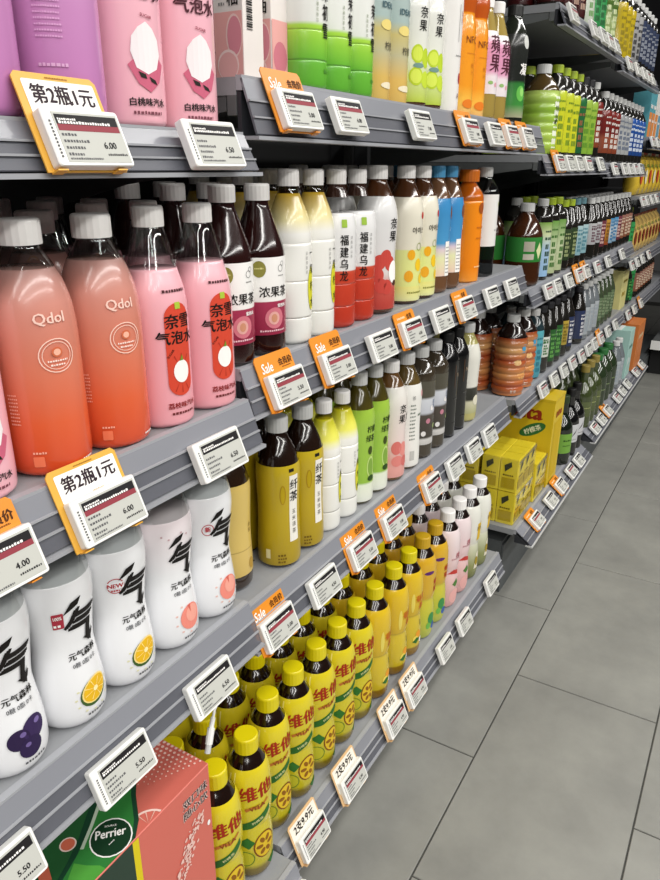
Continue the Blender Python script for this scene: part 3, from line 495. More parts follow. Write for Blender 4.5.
plain('c_darkred', 'tea_bottle', 'gold', '#a88a7a', [(.01, '#3a0f10'), (.15, '#4d1a18')], CAPD, 'dark red tea bottle on top shelf', .01, .15)
plain('c_whiteg', 'drink_bottle', 'gold', '#6d9a5a', [(.01, '#b9c3b0'), (.15, '#d3d8cc')], CAPG, 'white and green drink bottle', .01, .15)
plain('c_emer', 'drink_bottle', 'gold', '#1f5a2c', [(.01, '#2f8a4a'), (.15, '#3a9a54')], LMC, 'emerald green drink bottle', .01, .15)
plain('c_ribg', 'drink_bottle', 'rib', '#c9d3a4', [(.006, '#5a7a34'), (.05, '#a4b47a'), (.09, '#4a6a2c'), (.14, '#8fa45a')], LMC, 'ribbed green striped bottle', .006, .142)
plain('c_yel', 'drink_bottle', 'gold', '#8a7a14', [(.01, '#b09a1c'), (.15, '#c4ac22')], YC, 'mustard yellow drink bottle', .01, .15)
plain('c_grey', 'drink_bottle', 'bar', '#2a2a2c', [(.01, '#8a8a8a'), (.15, '#a8a8a8')], CAPG, 'grey labelled drink bottle', .01, .155)
plain('c_dblue', 'drink_bottle', 'bar', '#8a8f9a', [(.03, '#2c3448'), (.15, '#343e58')], CAPG, 'dark blue drink bottle', .03, .155)
WG = lin
btype('w_green', 'wine_bottle', P('wine'), [('body', 0, .25, liquid('#101a10'), 0), ('label', .05, .13, pm('#6fa03c', .4), .0004)], (.0155, .03, pm('#2a3a20', .4)), dashes(-.012, .1, .016, .006, ink('#2f4a1c'), seed=2)+dashes(-.012, .08, .016, .004, ink('#2f4a1c'), seed=3), 'dark bottle with bright green label')
btype('w_black', 'wine_bottle', P('wine'), [('body', 0, .25, liquid('#0a0a0b'), 0), ('label', .06, .135, pm('#c3c4c6', .4), .0004)], (.0155, .03, pm('#0d0d0e', .4)), poly([(-.01, .08), (.002, .1), (.014, .118), (.006, .098)], K, 1)+dashes(-.012, .07, .014, .004, GRY, seed=3), 'black bottle with white label')
btype('w_olive', 'wine_bottle', P('wine'), [('body', 0, .25, liquid('#3a4424'), 0), ('label', .05, .12, gm([(.05, '#4a5430'), (.12, '#566038')]), .0004)], (.0155, .03, pm('#8a7a3a', .4)), dashes(-.012, .09, .014, .005, ink('#9aa06a'), seed=3), 'olive green glass bottle')
btype('w_emer', 'wine_bottle', P('big'), [('body', 0, .186, liquid('#26341f'), 0)], (.02, .022, pm('#2a6a34', .4)), dashes(-.014, .07, .016, .006, ink('#7a8a64'), seed=3), 'big green bottle with green cap')

# ------------------------------------------------------------------ the setting
floor = link('floor', G().box(-1.2, 7.0, -3.2, 1.05, -.06, -.0025, M_GROUT).me('floor')); tag(floor, 'grey rectangular stone tile floor of the aisle', None, None, 'structure')
TL, TW, GAP = .597, .3065, .0028
def tile_me():
    bm = bmesh.new(); bmesh.ops.create_cube(bm, size=1); bmesh.ops.scale(bm, vec=(TL-GAP, TW-GAP, .02), verts=bm.verts)
    bmesh.ops.bevel(bm, geom=[e for e in bm.edges if all(v.co.z > 0 for v in e.verts)], offset=.0012, segments=1, affect='EDGES')
    me = bpy.data.meshes.new('tile'); bm.to_mesh(me); bm.free(); me.materials.append(M_TILE); return me
TM = tile_me()
offs = {0: 1.113, 1: 1.409, 2: 1.105, 3: 1.42}
for row in range(-1, 9):
    ytop = .3136-TW*(row-1); x0 = offs.get(row, 1.113+.3*(row % 2))-TL*4
    for k in range(14):
        x = x0+TL*(k+.5)
        if x+TL/2 > 6.9 or x-TL/2 < -1.15 or ytop > 1.0: continue
        link('tile', TM, floor, (x, ytop-TW/2, -.01))
wall = link('wall_back', G().box(-1.2, 7.0, 1.0, 1.06, 0, 2.6, M_DARK).me('wall_back')); tag(wall, 'black wall panel behind the shelving', None, None, 'structure')

def frame(name, label, X0, X1, ybase, zb):
    o = link(name, None, None, (X0, .95, 0)); tag(o, label, 'shelving', 'shelving frames along the aisle')
    def part(n, g):
        c = link(n, g.me(n), o); c.location = (-X0, -.95, 0); return c
    part('back_panel', G().box(X0, X1, .955, .965, .1, 2.1, M_BLACK))
    for x in (X0+.005, X1-.035): part('upright', G().box(x, x+.03, .915, .953, 0, 2.1, M_DARK))
    part('base', G().box(X0+.004, X1-.004, ybase, .91, .012, zb, M_BASE))
    part('kick_plate', G().box(X0+.004, X1-.004, ybase-.006, ybase-.001, .0, zb-.01, M_BASE))
    return o
frame('shelving_frame', 'nearest shelving bay frame with black back panel', -.35, .585, .53, .085)
frame('shelving_frame', 'middle shelving bay frame with black back panel', .60, 1.64, .53, .105)
frame('shelving_frame', 'third shelving bay frame with grey base box', 1.72, 2.505, .468, .160)
frame('shelving_frame', 'fourth shelving bay frame with black back panel', 2.52, 3.32, .468, .185)
frame('shelving_frame', 'farthest shelving bay frame with black back panel', 3.34, 4.95, .468, .12)

SURF = .042
M_RAIL2 = pm('#84868d', .32, .25)
M_LIP = pm('#c6c7c6', .3)
def shelf(label, X0, X1, Y, z, depth=.44, slots=False, brackets=True, surf=SURF, run=.017):
    """run: how far the sloping ticket rail stands out in front of the panel"""
    zs = z+surf; o = link('shelf', None, None, (X0, Y, z)); tag(o, label, 'shelf', 'shelves of the drinks aisle')
    def part(n, me, par=o):
        c = link(n, me, par)
        if par is o: c.location = (-X0, -Y, -z)
        return c
    q = Y+run; flat = run > .02
    part('panel', G().box(X0, X1, q+.004, Y+depth, zs-.016, zs, M_STEEL).box(X0, X1, q+.004, q+.015, zs-(.018 if flat else .034), zs-.016, M_BRACK).me('panel'))
    part('edge_strip', G().box(X0, X1, q-.0035, q+.0038, zs-.012, zs+.0015, M_STRIP).me('edge_strip'))
    t = .0022; a = Vector((q-.004, zs-.001)); b = Vector((Y-.004, z+.002)); m = a.lerp(b, .42)
    for nm, p0, p1, mt in (('rail_top', a, m, M_RAIL2), ('rail', m, b, M_RAIL)):
        part(nm, G().prism_x([(p0.x, p0.y), (p1.x, p1.y), (p1.x+t, p1.y-.001), (p0.x+t, p0.y-.001)], X0, X1, mt).me(nm))
    part('rail_lip', G().prism_x([(Y-.007, z), (Y-.007, z-.0035), (Y+.012, z-.0035), (Y+.012, z)], X0-.002, X1+.002, M_LIP if flat else M_STRIP).me('rail_lip'))
    if flat: part('rail_backing', G().prism_x([(q, zs-.008), (Y+.004, z-.0005), (q, z-.0005)], X0+.001, X1-.001, M_BACK).me('rail_backing'))
    else: part('rail_backing', G().box(X0+.001, X1-.001, Y+.0155, Y+.0205, z, zs-.013, M_BACK).me('rail_backing'))
    for k in (.40, .70):
        c = a.lerp(b, k)
        part('rail_ridge', G().box(X0, X1, c.x-.0022, c.x+.0002, c.y-.0007, c.y+.0009, M_STRIP).me('rail_ridge'))
    if brackets:
        for x in (X0+.001, X1-.004):
            part('bracket', G().prism_x([(Y+.034, zs-.017), (Y+.034, zs-.03), (Y+.17, zs-.048), (Y+depth-.02, zs-.105), (Y+depth-.02, zs-.017)], x, x+.003, M_BRACK).me('bracket'))
    if slots:
        g = G(); x = X0+.03
        while x < X1-.03:
            g.box(x, x+.009, Y+.075, Y+.079, zs+.0002, zs+.0006, M_BLACK); g.box(x, x+.009, Y+.165, Y+.169, zs+.0002, zs+.0006, M_BLACK); x += .022
        c = part('slots', g.me('slots')); c['kind'] = 'stuff'
    return zs
YA, YB, YC_, YD = .435, .45, .475, .385
zA1 = shelf('grey top shelf of the nearest bay holding pink sodas', -.35, .592, YA, 1.114, surf=.034)
zA2 = shelf('grey second shelf of the nearest bay holding orange sodas', -.35, .585, YA, .836, surf=.047)
zA3 = shelf('grey third shelf of the nearest bay holding white bottles', -.35, .571, YA, .583, slots=True, surf=.051)
zA4 = shelf('grey bottom shelf of the nearest bay holding the drink box', -.35, .612, .40, .125, .5, slots=True, brackets=False, surf=.056)
zB1 = shelf('top shelf of the middle bay holding green jasmine teas', .612, 1.66, YB, 1.147, surf=.053)
zB2 = shelf('second shelf of the middle bay holding fruit teas', .592, 1.63, YB, .862, surf=.050)
zB3 = shelf('third shelf of the middle bay holding gold labelled teas', .581, 1.60, YB, .556, slots=True, surf=.054)
zB4 = shelf('bottom shelf of the middle bay holding yellow lemon teas', .617, 1.615, .43, .138, brackets=False, surf=.049)
zC0 = shelf('top shelf of the third bay above ribbed green bottles', 1.80, 2.505, YC_, 1.415)
zC1 = shelf('second shelf of the third bay holding ribbed green bottles', 1.79, 2.505, YC_, 1.105)
zC2 = shelf('middle shelf of the third bay holding amber bottles', 1.79, 2.505, YC_, .793)
zC3 = shelf('fourth shelf of the third bay holding orange ribbed bottles', 1.78, 2.505, YC_, .505)
zC4 = shelf('bottom shelf of the third bay holding yellow drink packs', 1.695, 2.44, YD, .184, .5, brackets=False, surf=.036, run=.044)
zD0 = shelf('top shelf of the fourth bay', 2.52, 3.32, YC_, 1.395)
zD1 = shelf('second shelf of the fourth bay', 2.52, 3.32, YC_, 1.092)
zD2 = shelf('middle shelf of the fourth bay', 2.52, 3.32, YC_, .788)
zD3 = shelf('fourth shelf of the fourth bay', 2.52, 3.32, YC_, .498)
zD4 = shelf('long bottom shelf of the fourth bay', 2.455, 3.66, YD, .226, .5, brackets=False, surf=.036, run=.044)
zE0 = shelf('top shelf of the farthest bay holding cartons', 3.34, 4.9, YC_, 1.195)
zE1 = shelf('second shelf of the farthest bay holding yellow bags', 3.34, 4.9, YC_, .968)
zE2 = shelf('third shelf of the farthest bay', 3.34, 4.9, YC_, .712)
zE3 = shelf('fourth shelf of the farthest bay', 3.34, 4.9, YC_, .485)

# ------------------------------------------------------------------ near bay goods
yA = .4855
s = 'nearest bay top shelf'
facing('purple', [.184, .260, .336, .412], yA, zA1, s, 1, rot=-10)
facing('peachsoda', [.484, .553], yA, zA1, s, 1, rot=-16)
s = 'nearest bay second shelf'
facing('peachsoda', [.148, .218, .288], yA, zA2, s, 4)
facing('orange', [.358, .428], yA, zA2, s, 4, .071, rot=-20)
facing('lycheesoda', [.490, .557], yA-.004, zA2, s, 4, .071, rot=-12)
s = 'nearest bay third shelf'
facing('wgrape', [.140, .207], yA, zA3, s, 2, .069, rot=-17, desc='white grape sparkling water bottle')
for k, x in (('wgrape', .274), ('wlemona', .341), ('wlemonb', .4075), ('wpeacha', .475), ('wpeachb', .5415)):
    facing(k, [x], yA, zA3, s, 3, .069, rot=-8)
# ---- middle bay
yB = .4985
s = 'middle bay top shelf'
facing('jasmine', [.770, .8265, .883], yB-.004, zB1, s, 2, rot=-10)
facing('lemonclear', [.940, .996], yB, zB1, s, 2, rot=-12)
facing('limetea', [1.060, 1.118], yB, zB1, s, 2, rot=-20)
facing('slimwhite', [1.177], yB-.006, zB1, s, 2, rot=-16)
facing('orangene', [1.249, 1.309], yB, zB1, s, 2, rot=-14)
facing('apple', [1.371, 1.430], yB, zB1, s, 2, rot=-18)
facing('greenveg', [1.535], yB, zB1, s, 2, rot=-18)
s = 'middle bay second shelf'
facing('peachtea', [.617, .679], yB, zB2, s, 3, .068, rot=-24)
facing('pear', [.742, .798], yB, zB2, s, 3, .068, rot=-20)
facing('oolong', [.855, .912], yB, zB2, s, 3, .068, rot=-30)
facing('lychee', [.973], yB, zB2, s, 3, .068, rot=-16)
facing('korean', [1.070, 1.132], yB, zB2, s, 3, .068, rot=-20)
facing('blue', [1.194, 1.252], yB, zB2, s, 3, .068, rot=-16)
facing('orangebar', [1.343], yB-.002, zB2, s, 2, .068, rot=-16)
facing('whitelabel', [1.436], yB, zB2, s, 2, .068, rot=-16)
s = 'middle bay third shelf'
facing('honeytea', [.626], .521, zB3, s, 2, .068, rot=-16)
facing('corntea', [.708, .769], yB, zB3, s, 3, .068, rot=-26)
facing('pearlime', [.825, .878], yB, zB3, s, 3, .068, rot=-16)
facing('lime', [.931, .984], yB, zB3, s, 3, .068, rot=-18)
facing('pinkpeach', [1.042], yB, zB3, s, 2, .068, rot=-22)
facing('whitestrip', [1.103], yB, zB3, s, 2, .068, rot=-10)
facing('floral', [1.164, 1.225], yB, zB3, s, 2, .068, rot=-16)
facing('black', [1.287, 1.343], yB, zB3, s, 2, .068, rot=-16)
facing('whitetop', [1.403], yB, zB3, s, 2, .068, rot=-16)
s = 'middle bay bottom shelf'
yV = .489
facing('vlemon', [.656, .722, .788, .854, .920], yV, zB4, s, 4, .071, rot=-30, fullrows=2)
facing('vchrys', [.985, 1.063, 1.130], yV-.002, zB4, s, 3, .071, rot=-24, fullrows=2)
facing('vgold', [1.197, 1.263], yV-.002, zB4, s, 3, .071, rot=-22, fullrows=2)
facing('vpeach', [1.331, 1.400], yV-.003, zB4, s, 3, .071, rot=-20, fullrows=2)
facing('vwhite', [1.470, 1.540], yV-.002, zB4, s, 3, .071, rot=-20, fullrows=2)
facing('vlemon', [.517, .583], .472, zA4, 'nearest bay bottom shelf', 3, .071, rot=-32, desc='yellow lemon tea bottle beside coral box', fullrows=2)
# ---- third and fourth bay
yC = .525
def row(keys, x0, pitch, z, s, rows=1, y=yC):
    """a run of different facings; neighbours of one kind share a label series"""
    runs = {}
    for i, k in enumerate(keys): runs.setdefault(k, []).append(x0+pitch*i)
    for k, xs in runs.items(): facing(k, xs, y, z, s, rows, .07, rot=-30, fullrows=1)
s = 'third bay top shelf'
row(['c_darkred']*4, 1.86, .068, zC0, s, 2)
row(['c_whiteg', 'c_emer', 'c_emer', 'c_ribg', 'c_ribg'], 2.16, .073, zC0, s, 2)
row(['c_yel', 'c_yel', 'c_yel', 'c_grey', 'c_grey', 'c_dblue', 'c_dblue', 'c_dblue', 'c_dblue', 'c_dblue'], 2.60, .074, zD0, 'fourth bay top shelf', 2)
s = 'third bay second shelf'
facing('bigrib', [1.885], .53, zC1, s, 2, .095, rot=-30)
row(['c_ylime', 'c_ylime', 'c_ylime', 'c_green', 'c_lime', 'c_lime', 'c_red'], 1.985, .074, zC1, s, 2)
row(['c_red', 'c_red', 'c_red', 'c_silver', 'c_silver', 'c_silver', 'c_blue', 'c_blue', 'c_blue', 'c_blue'], 2.575, .077, zD1, 'fourth bay second shelf', 2)
s = 'third bay middle shelf'
facing('bigamber', [1.862], .53, zC2, s, 2, .095, rot=-30)
row(['c_blw', 'c_gw', 'c_gw', 'c_dgreen', 'c_dgreen', 'c_tealw', 'c_tealw'], 1.985, .076, zC2, s, 2)
row(['c_greyw', 'c_greyw', 'c_wine', 'c_ochre', 'c_bluew', 'c_bluew', 'c_wine', 'c_rust', 'c_rust', 'c_rust'], 2.575, .077, zD2, 'fourth bay middle shelf', 2)
s = 'third bay fourth shelf'
facing('bigorange', [1.838, 1.930], .53, zC3, s, 2, .095, rot=-30)
row(['c_teal', 'c_wgreen', 'c_deepg', 'c_deepg', 'c_dyel', 'c_navy'], 2.025, .077, zC3, s, 2)
row(['c_navy', 'c_pale', 'c_pale', 'c_pale', 'c_bottleg', 'c_bottleg', 'c_bottleg', 'c_bottleg'], 2.575, .077, zD3, 'fourth bay fourth shelf', 2)
s = 'third bay bottom shelf'
facing('w_green', [2.235], .455, zC4, s, 2, .08, rot=-35)
facing('w_black', [2.325, 2.405], .455, zC4, s, 2, .08, rot=-35)
s = 'fourth bay bottom shelf'
facing('w_olive', [2.51, 2.59, 2.67], .455, zD4, s, 2, .08, rot=-35)
facing('w_emer', [2.77, 2.87, 2.97], .465, zD4, s, 2, .1, rot=-35)
facing('c_pale', [3.06, 3.13], .45, zD4, s, 2, .08, rot=-35)

# ---- cartons, bags and packs
def carton(name, label, x0, x1, y0, y1, z0, z1, mats, group=None, arts=None, cat='carton'):
    """box with its own faces: body plus a printed front and a folded top seam"""
    o = link(name, None, None, ((x0+x1)/2, y0, z0)); tag(o, label, cat, group)
    dx = (x1-x0)/2; d = y1-y0; h = z1-z0; b = .0015
    g = G().slab([(-dx, 0), (dx, 0), (dx, h), (-dx, h)], 0, d, mats[0], b)
    link('body', g.me('body'), o)
    link('flap', G().box(-dx*.96, dx*.96, d*.42, d*.58, h+.0001, h+.002, mats[1]).me('flap'), o)
    if arts:
        for pn, me in art_meshes(arts).items(): link(pn, me, o)
    return o
for i, (x, c1, c2) in enumerate(((3.42, '#5aa4b0', '#d98a4a'), (3.50, '#5aa4b0', '#d98a4a'), (3.585, '#e4e2da', '#d98a4a'), (3.67, '#e4e2da', '#6a9ab0'), (3.755, '#cfd3d0', '#c9803c'))):
    carton('juice_carton', ORD[i]+' juice carton from left on farthest bay top shelf', x-.036, x+.036, .505, .575, zE0+.0005, zE0+.185, (pm(c1, .4), WHT), 'juice cartons on the farthest top shelf',
      rec(-.034, .004, .034, .095, ink(c2), 1)+dashes(-.026, .11, .026, .016, WI, seed=i)+dashes(-.026, .06, .02, .01, WI, seed=i+5))
def bag(label, x, y, z, w, h, d, hx, hx2, group):
    o = link('snack_bag', None, None, (x, y, z)); tag(o, label, 'bag', group)
    v = []; f = []; n = 20; P_ = [(0, .25), (.04, .8), (.25, 1), (.6, .95), (.85, .6), (.96, .12), (1, .1)]
    for t, k in P_:
        for j in range(n):
            a = 2*PI*j/n; ca, sa = math.cos(a), math.sin(a)
            v.append((math.copysign(abs(ca)**.6, ca)*w/2*(1 if t < .9 else 1.03), math.copysign(abs(sa)**.8, sa)*d/2*k, h*t))
    for i in range(len(P_)-1): f += [(i*n+k, i*n+(k+1) % n, (i+1)*n+(k+1) % n, (i+1)*n+k) for k in range(n)]
    f += [tuple(range(n))[::-1], tuple(range((len(P_)-1)*n, len(P_)*n))]
    link('pouch', mesh('pouch', v, f, pm(hx, .3, .3), smooth=True), o)
    link('seal', G().box(-w*.5, w*.5, -.003, .003, h*.97, h*1.05, pm(hx2, .35)).me('seal'), o)
    g = art_meshes(ell(0, h*.45, w*.28, h*.18, ink(hx2), 1)+dashes(-w*.3, h*.68, w*.3, h*.1, ink('#5a7a2c'), seed=3))
    for pn, me in g.items(): link(pn, me, o, (0, -d/2-.001, 0))
for i, x in enumerate((3.43, 3.55, 3.67, 3.79, 3.91, 4.03, 4.15, 4.27)):
    bag(ORD[i]+' yellow snack bag from left on farthest bay second shelf', x, .54, zE1, .105, .165, .07, '#d9b83a', ('#c9502c', '#e9e2c4')[i % 2], 'yellow bags on the farthest second shelf')
s = 'farthest bay third shelf'
facing('c_emer', [3.42], .53, zE2, s, 1, rot=-30)
for i, x in enumerate((3.53, 3.64, 3.75, 3.86, 3.97, 4.08, 4.19, 4.3)):
    bag(ORD[i]+' cream snack bag from left on farthest bay third shelf', x, .54, zE2, .1, .16, .07, '#cfae62', '#8a3a24', 'cream bags on the farthest third shelf')
carton('tall_carton', 'pale yellow carton on farthest bay fourth shelf', 3.36, 3.5, .505, .60, zE3+.0005, zE3+.175, (pm('#d6cf8a', .45), WHT), None, dashes(-.05, .12, .05, .012, ink('#8a7a2c'), seed=1)+dashes(-.05, .06, .03, .02, ink('#a8923c'), seed=2))
facing('c_deepg', [3.57], .53, zE3, 'farthest bay fourth shelf', 1, rot=-30)
facing('c_emer', [3.65], .53, zE3, 'farthest bay fourth shelf', 1, rot=-30)
carton('tall_carton', 'pale mint carton at the end of the long bottom shelf', 3.22, 3.33, .42, .52, zD4+.0005, zD4+.21, (pm('#a4c9c0', .45), WHT), None, dashes(-.04, .13, .04, .014, ink('#5a8a80'), seed=1)+dashes(-.04, .06, .03, .03, ink('#d3e0dc'), seed=2))
carton('tall_carton', 'orange carton at the far end of the bottom shelf', 3.38, 3.56, .41, .53, zD4+.0005, zD4+.21, (pm('#c9763a', .45), pm('#b5642c', .5)), None, dashes(-.06, .14, .06, .02, ink('#e6c9a0'), seed=1))
facing('c_rust', [3.80, 3.88, 3.96, 4.04, 4.12, 4.20, 4.28], .53, zE3, 'farthest bay fourth shelf', 1, rot=-30)
# yellow packs in shrink wrap
YB1 = pm('#eed832', .4)
def drinkpack(label, x0, y0, z0, nx, ny, cw, cd, ch):
    o = link('drink_pack', None, None, (x0, y0, z0)); tag(o, label, 'drink pack', 'shrink wrapped lemon tea packs')
    for i in range(nx):
        for j in range(ny):
            b = link('carton', G().slab([(.001, 0), (cw-.001, 0), (cw-.001, ch), (.001, ch)], 0.001, cd-.001, YB1, .002).me('carton') if (i, j) == (0, 0) else CM[0], o, (i*cw, j*cd, 0))
            if (i, j) == (0, 0): CM[0] = b.data
            if j == 0:
                for pn, me in art_meshes(poly([(cw*.35, ch*.6), (cw*.75, ch*.78), (cw*.7, ch*.92), (cw*.4, ch*.8)], ink('#3c3f2c'), 1)+rec(cw*.1, ch*.1, cw*.9, ch*.4, ink('#bfa51a'), 1)+dashes(cw*.2, ch*.45, cw*.85, ch*.06, ink('#7a6414'), seed=i)).items(): link(pn, me, b)
            if i == 0:
                for pn, me in art_meshes(poly([(-cd*.7, ch*.6), (-cd*.35, ch*.78), (-cd*.4, ch*.92), (-cd*.75, ch*.8)], ink('#3c3f2c'), 1)+rec(-cd*.85, ch*.1, -cd*.15, ch*.42, ink('#bfa51a'), 1)+dashes(-cd*.8, ch*.48, -cd*.2, ch*.05, ink('#7a6414'), seed=j)).items(): link(pn, me, b, None, (0, 0, -PI/2))
    W_, D_ = nx*cw, ny*cd
    g = G().box(-.0015, W_+.0015, -.0018, D_+.0015, .0005, ch+.0012, clear('#ffffff', .05))
    link('shrink_wrap', g.me('shrink_wrap'), o)
    link('film_seam', G().box(-.003, W_*.98, -.0032, -.002, ch*.9, ch*.98, clear('#ffffff', .15)).me('film_seam'), o)
CM = [None]
drinkpack('lower shrink wrapped yellow carton pack at shelf end', 1.715, .442, zC4+.0005, 3, 2, .052, .05, .093)
drinkpack('upper shrink wrapped yellow carton pack stacked at shelf end', 1.715, .442, zC4+.096, 3, 2, .052, .05, .093)
drinkpack('lower yellow carton pack behind the shelf end packs', 1.715, .55, zC4+.0005, 3, 2, .052, .05, .093)
drinkpack('upper yellow carton pack behind the shelf end packs', 1.715, .55, zC4+.096, 3, 2, .052, .05, .093)
drinkpack('short yellow carton pack beside the tall yellow box', 1.885, .436, zC4+.0005, 2, 2, .052, .05, .118)
# tall yellow display box, its big printed side towards the near end
o = link('display_box', None, None, (2.005, .432, zC4+.0005)); tag(o, 'tall yellow lemon tea display box with dark red lettering', 'box')
link('body', G().slab([(0, 0), (.115, 0), (.115, .272), (0, .272)], 0, .30, pm('#d6b81e', .4), .0015).me('body'), o)
link('lid_edge', G().box(-.001, .116, -.001, .301, .265, .274, pm('#cdb01c', .4)).me('lid_edge'), o)
aa = txt('vita', .062, -.078, .228, ink('#8f2a14'), bold=.05)+ell(-.058, .176, .042, .017, ink('#2f6a34'), 1, rot=.5)+txt('柠檬茶', .018, -.058, .176, ink('#e3e6c8'), 3, bold=.03, rot=.5)+rec(-.29, .0, -.0, .03, ink('#c7aa18'), 1)
for pn, me in art_meshes(aa).items(): link(pn, me, o, None, (0, 0, -PI/2))
for pn, me in art_meshes(rec(.02, .02, .095, .2, ink('#c9a91a'), 1)+dashes(.025, .215, .09, .02, ink('#8f2a14'), seed=3)).items(): link(pn, me, o)
# grapefruit cartons, printed side towards the near end
for q, (cx, lb) in enumerate(((.663, 'grapefruit carton with barcode at left end of middle top shelf'), (.7125, 'grapefruit carton beside the green jasmine bottles'))):
    o = link('juice_carton', None, None, (cx, .498, zB1)); tag(o, lb, 'carton', 'grapefruit cartons')
    w = .035
    link('body', G().slab([(0, 0), (w, 0), (w, .16), (0, .16)], 0, w+.002, pm('#e9e2dd', .4), .001).me('body'), o)
    link('top_fold', G().prism_x([(.0, .16), (w/2, .172), (w+.002, .16)], 0, w, WHT).me('top_fold'), o)
    aa = rec(-w-.0015, .003, -.0005, .066, ink('#e9aaa6'), 1)+ell(-.011, .044, .0105, .020, ink('#f3d0cb'), 2)+ell(-.0105, .044, .0092, .0178, ink('#de8f9c'), 3)+ell(-.0195, .0175, .014, .0145, ink('#f5d8d4'), 4)+ell(-.0195, .0165, .0125, .013, ink('#eab0ae'), 5)+txt('柚', .015, -.012, .078, K, bold=.02)+dashes(-.03, .072, -.022, .003, GRY, seed=3)
    for pn, me in art_meshes(aa).items(): link(pn, me, o, None, (0, 0, -PI/2))
    bars = sum([rec(.006, .05+.0022*i, .016, .0508+.0022*i+(.0006 if i % 3 else .0), ink('#1c1a1a'), 1) for i in range(14)], []) if q == 0 else rec(.001, .003, w-.001, .066, ink('#e9aaa6'), 1)+ell(.016, .03, .013, .016, ink('#cf7888'), 2)
    for pn, me in art_meshes(bars).items(): link('barcode' if q == 0 else pn, me, o)
# ---- coral and green drink box on the bottom shelf
BX0, BX1, BY0, BY1, BZ0, BZ1 = .13, .477, .4435, .70, zA4+.0005, .470
o = link('drink_box', None, None, (BX0, BY0, BZ0)); tag(o, 'coral and green sparkling water box under the near shelf', 'box')
COR = pm('#cf6a5c', .45); bw, bd, bh = BX1-BX0, BY1-BY0, BZ1-BZ0
link('body', G().slab([(0, 0), (bw, 0), (bw, bh), (0, bh)], 0, bd, COR, .001).me('body'), o)
link('lid_seam', G().box(.02, bw-.02, bd*.62, bd*.66, bh, bh+.0012, pm('#b65a4e', .5)).me('lid_seam'), o)
# print on the lid: coordinates are x along the shelf, y into it, turned to lie on top
DG, MG, LG = ink('#17402a'), ink('#2f7a36'), ink('#4f9c3c')
def top(P_): return [(x-BX0, y-BY0) for x, y in P_]
def clipy(P_): return top([(x, max(y, .4442)) for x, y in P_])
lid = poly(top([(.131, .4442), (.356, .4442), (.3619, .4445), (.3795, .457), (.4013, .4831), (.4252, .5054), (.451, .5263), (.44, .56), (.44, .699), (.131, .699)]), ink('#24582f'), 1)
lid += poly(top([(.20, .56), (.24, .52), (.29, .535), (.31, .58), (.27, .64), (.22, .62)]), ink('#2f6d38'), 2)
lid += poly(clipy([(.2794, .4716), (.3074, .4822), (.3318, .4943), (.3586, .5111), (.3864, .5263), (.4122, .5383), (.4341, .5484), (.451, .5263), (.4252, .5054), (.4013, .4831), (.3795, .457), (.3619, .44), (.25, .44)]), DG, 3)
lid += poly(clipy([(.2868, .4692), (.3145, .4788), (.3355, .4881), (.3625, .5047), (.3879, .5185), (.4137, .5302), (.4334, .5378), (.4419, .5237), (.4223, .5103), (.3985, .4879), (.3768, .4615), (.3564, .44), (.26, .44)]), MG, 4)
lid += poly(top([(.3228, .4825), (.3476, .4957), (.3756, .513), (.4026, .5264), (.4023, .5228), (.376, .5085), (.3489, .4925), (.3248, .4795)]), ink('#b9c9b4'), 5)
lid += poly(clipy([(.2943, .4667), (.309, .4753), (.3136, .4634), (.3207, .4515), (.3213, .44), (.29, .44)]), LG, 5)
lid += poly(top([(.292, .5077), (.2942, .4956), (.2863, .48), (.2769, .4857), (.2853, .5022)]), ink('#cf6a50'), 5)
lid += ell(.3204-BX0, .4975-BY0, .0085, .0085, ink('#e9cfc4'), 4)+ell(.3204-BX0, .4975-BY0, .007, .007, ink('#cf6a50'), 5)
cs = [(.3783+.0235*math.cos(t), .440+.0235*math.sin(t)) for t in [PI*k/14 for k in range(15)]]; ci = [(.3783+.0208*math.cos(t), .440+.0208*math.sin(t)) for t in [PI*k/14 for k in range(15)]]
cs = [(x, y) for x, y in cs if y > .4445 and x > .370]; ci = [(x, y) for x, y in ci if y > .4445 and x > .372]
lid += poly(top(cs+ci[::-1]), ink('#efcfc4'), 2)
for t in (.5, .95, 1.35): lid += poly(top([(.381, .4445), (.3783+.0205*math.cos(t), .440+.0205*math.sin(t)), (.3783+.0205*math.cos(t+.06), .440+.0205*math.sin(t+.06))]), ink('#e6b9a8'), 2)
for i in range(14):
    for j in range(18):
        x, y = .4745-.0062*i, .4475+.0062*j+.0031*(i % 2)
        k = (y-.445)*.012+(x-.44)*.02
        if y > .450+.55*(.4745-x) and k > .0 and not (x < .452 and y < .53 and x-.4252 < (y-.5054)*1.25): lid += ell(x-BX0, y-BY0, min(.0021, .0007+k), min(.0021, .0007+k), ink('#efc9bd'), 6, 8)
LB = (.349-BX0, .466-BY0); rl = math.radians(-46.8)
lid += ell(LB[0], LB[1], .0217, .0235, WI, 6, rot=rl)+ell(LB[0], LB[1], .0203, .0220, ink('#12351f'), 7, rot=rl)+txt('Perrier', .0150, LB[0]+.0035, LB[1]+.0042, WI, 8, bold=.03, rot=rl+.05, sx=.72)+txt('SOURCE', .0032, LB[0]+.0095, LB[1]+.0108, WI, 8, bold=.02, rot=rl)+dashes(LB[0]-.0075, LB[1]-.0055, LB[0]+.0, .0012, WI, 8, seed=2)
for pn, me in art_meshes(lid, base=.0004, step=.00008).items(): link(pn, me, o, (0, 0, bh), (-PI/2, 0, 0))
fr = rec(.001, .001, .226, bh-.001, ink('#24582f'), 1)+poly([(.16, .001), (.18, bh-.001), (.226, bh-.001), (.226, .001)], ink('#2c3f33'), 2)+rec(.226, .001, .2345, bh-.001, ink('#d9c61e'), 2)
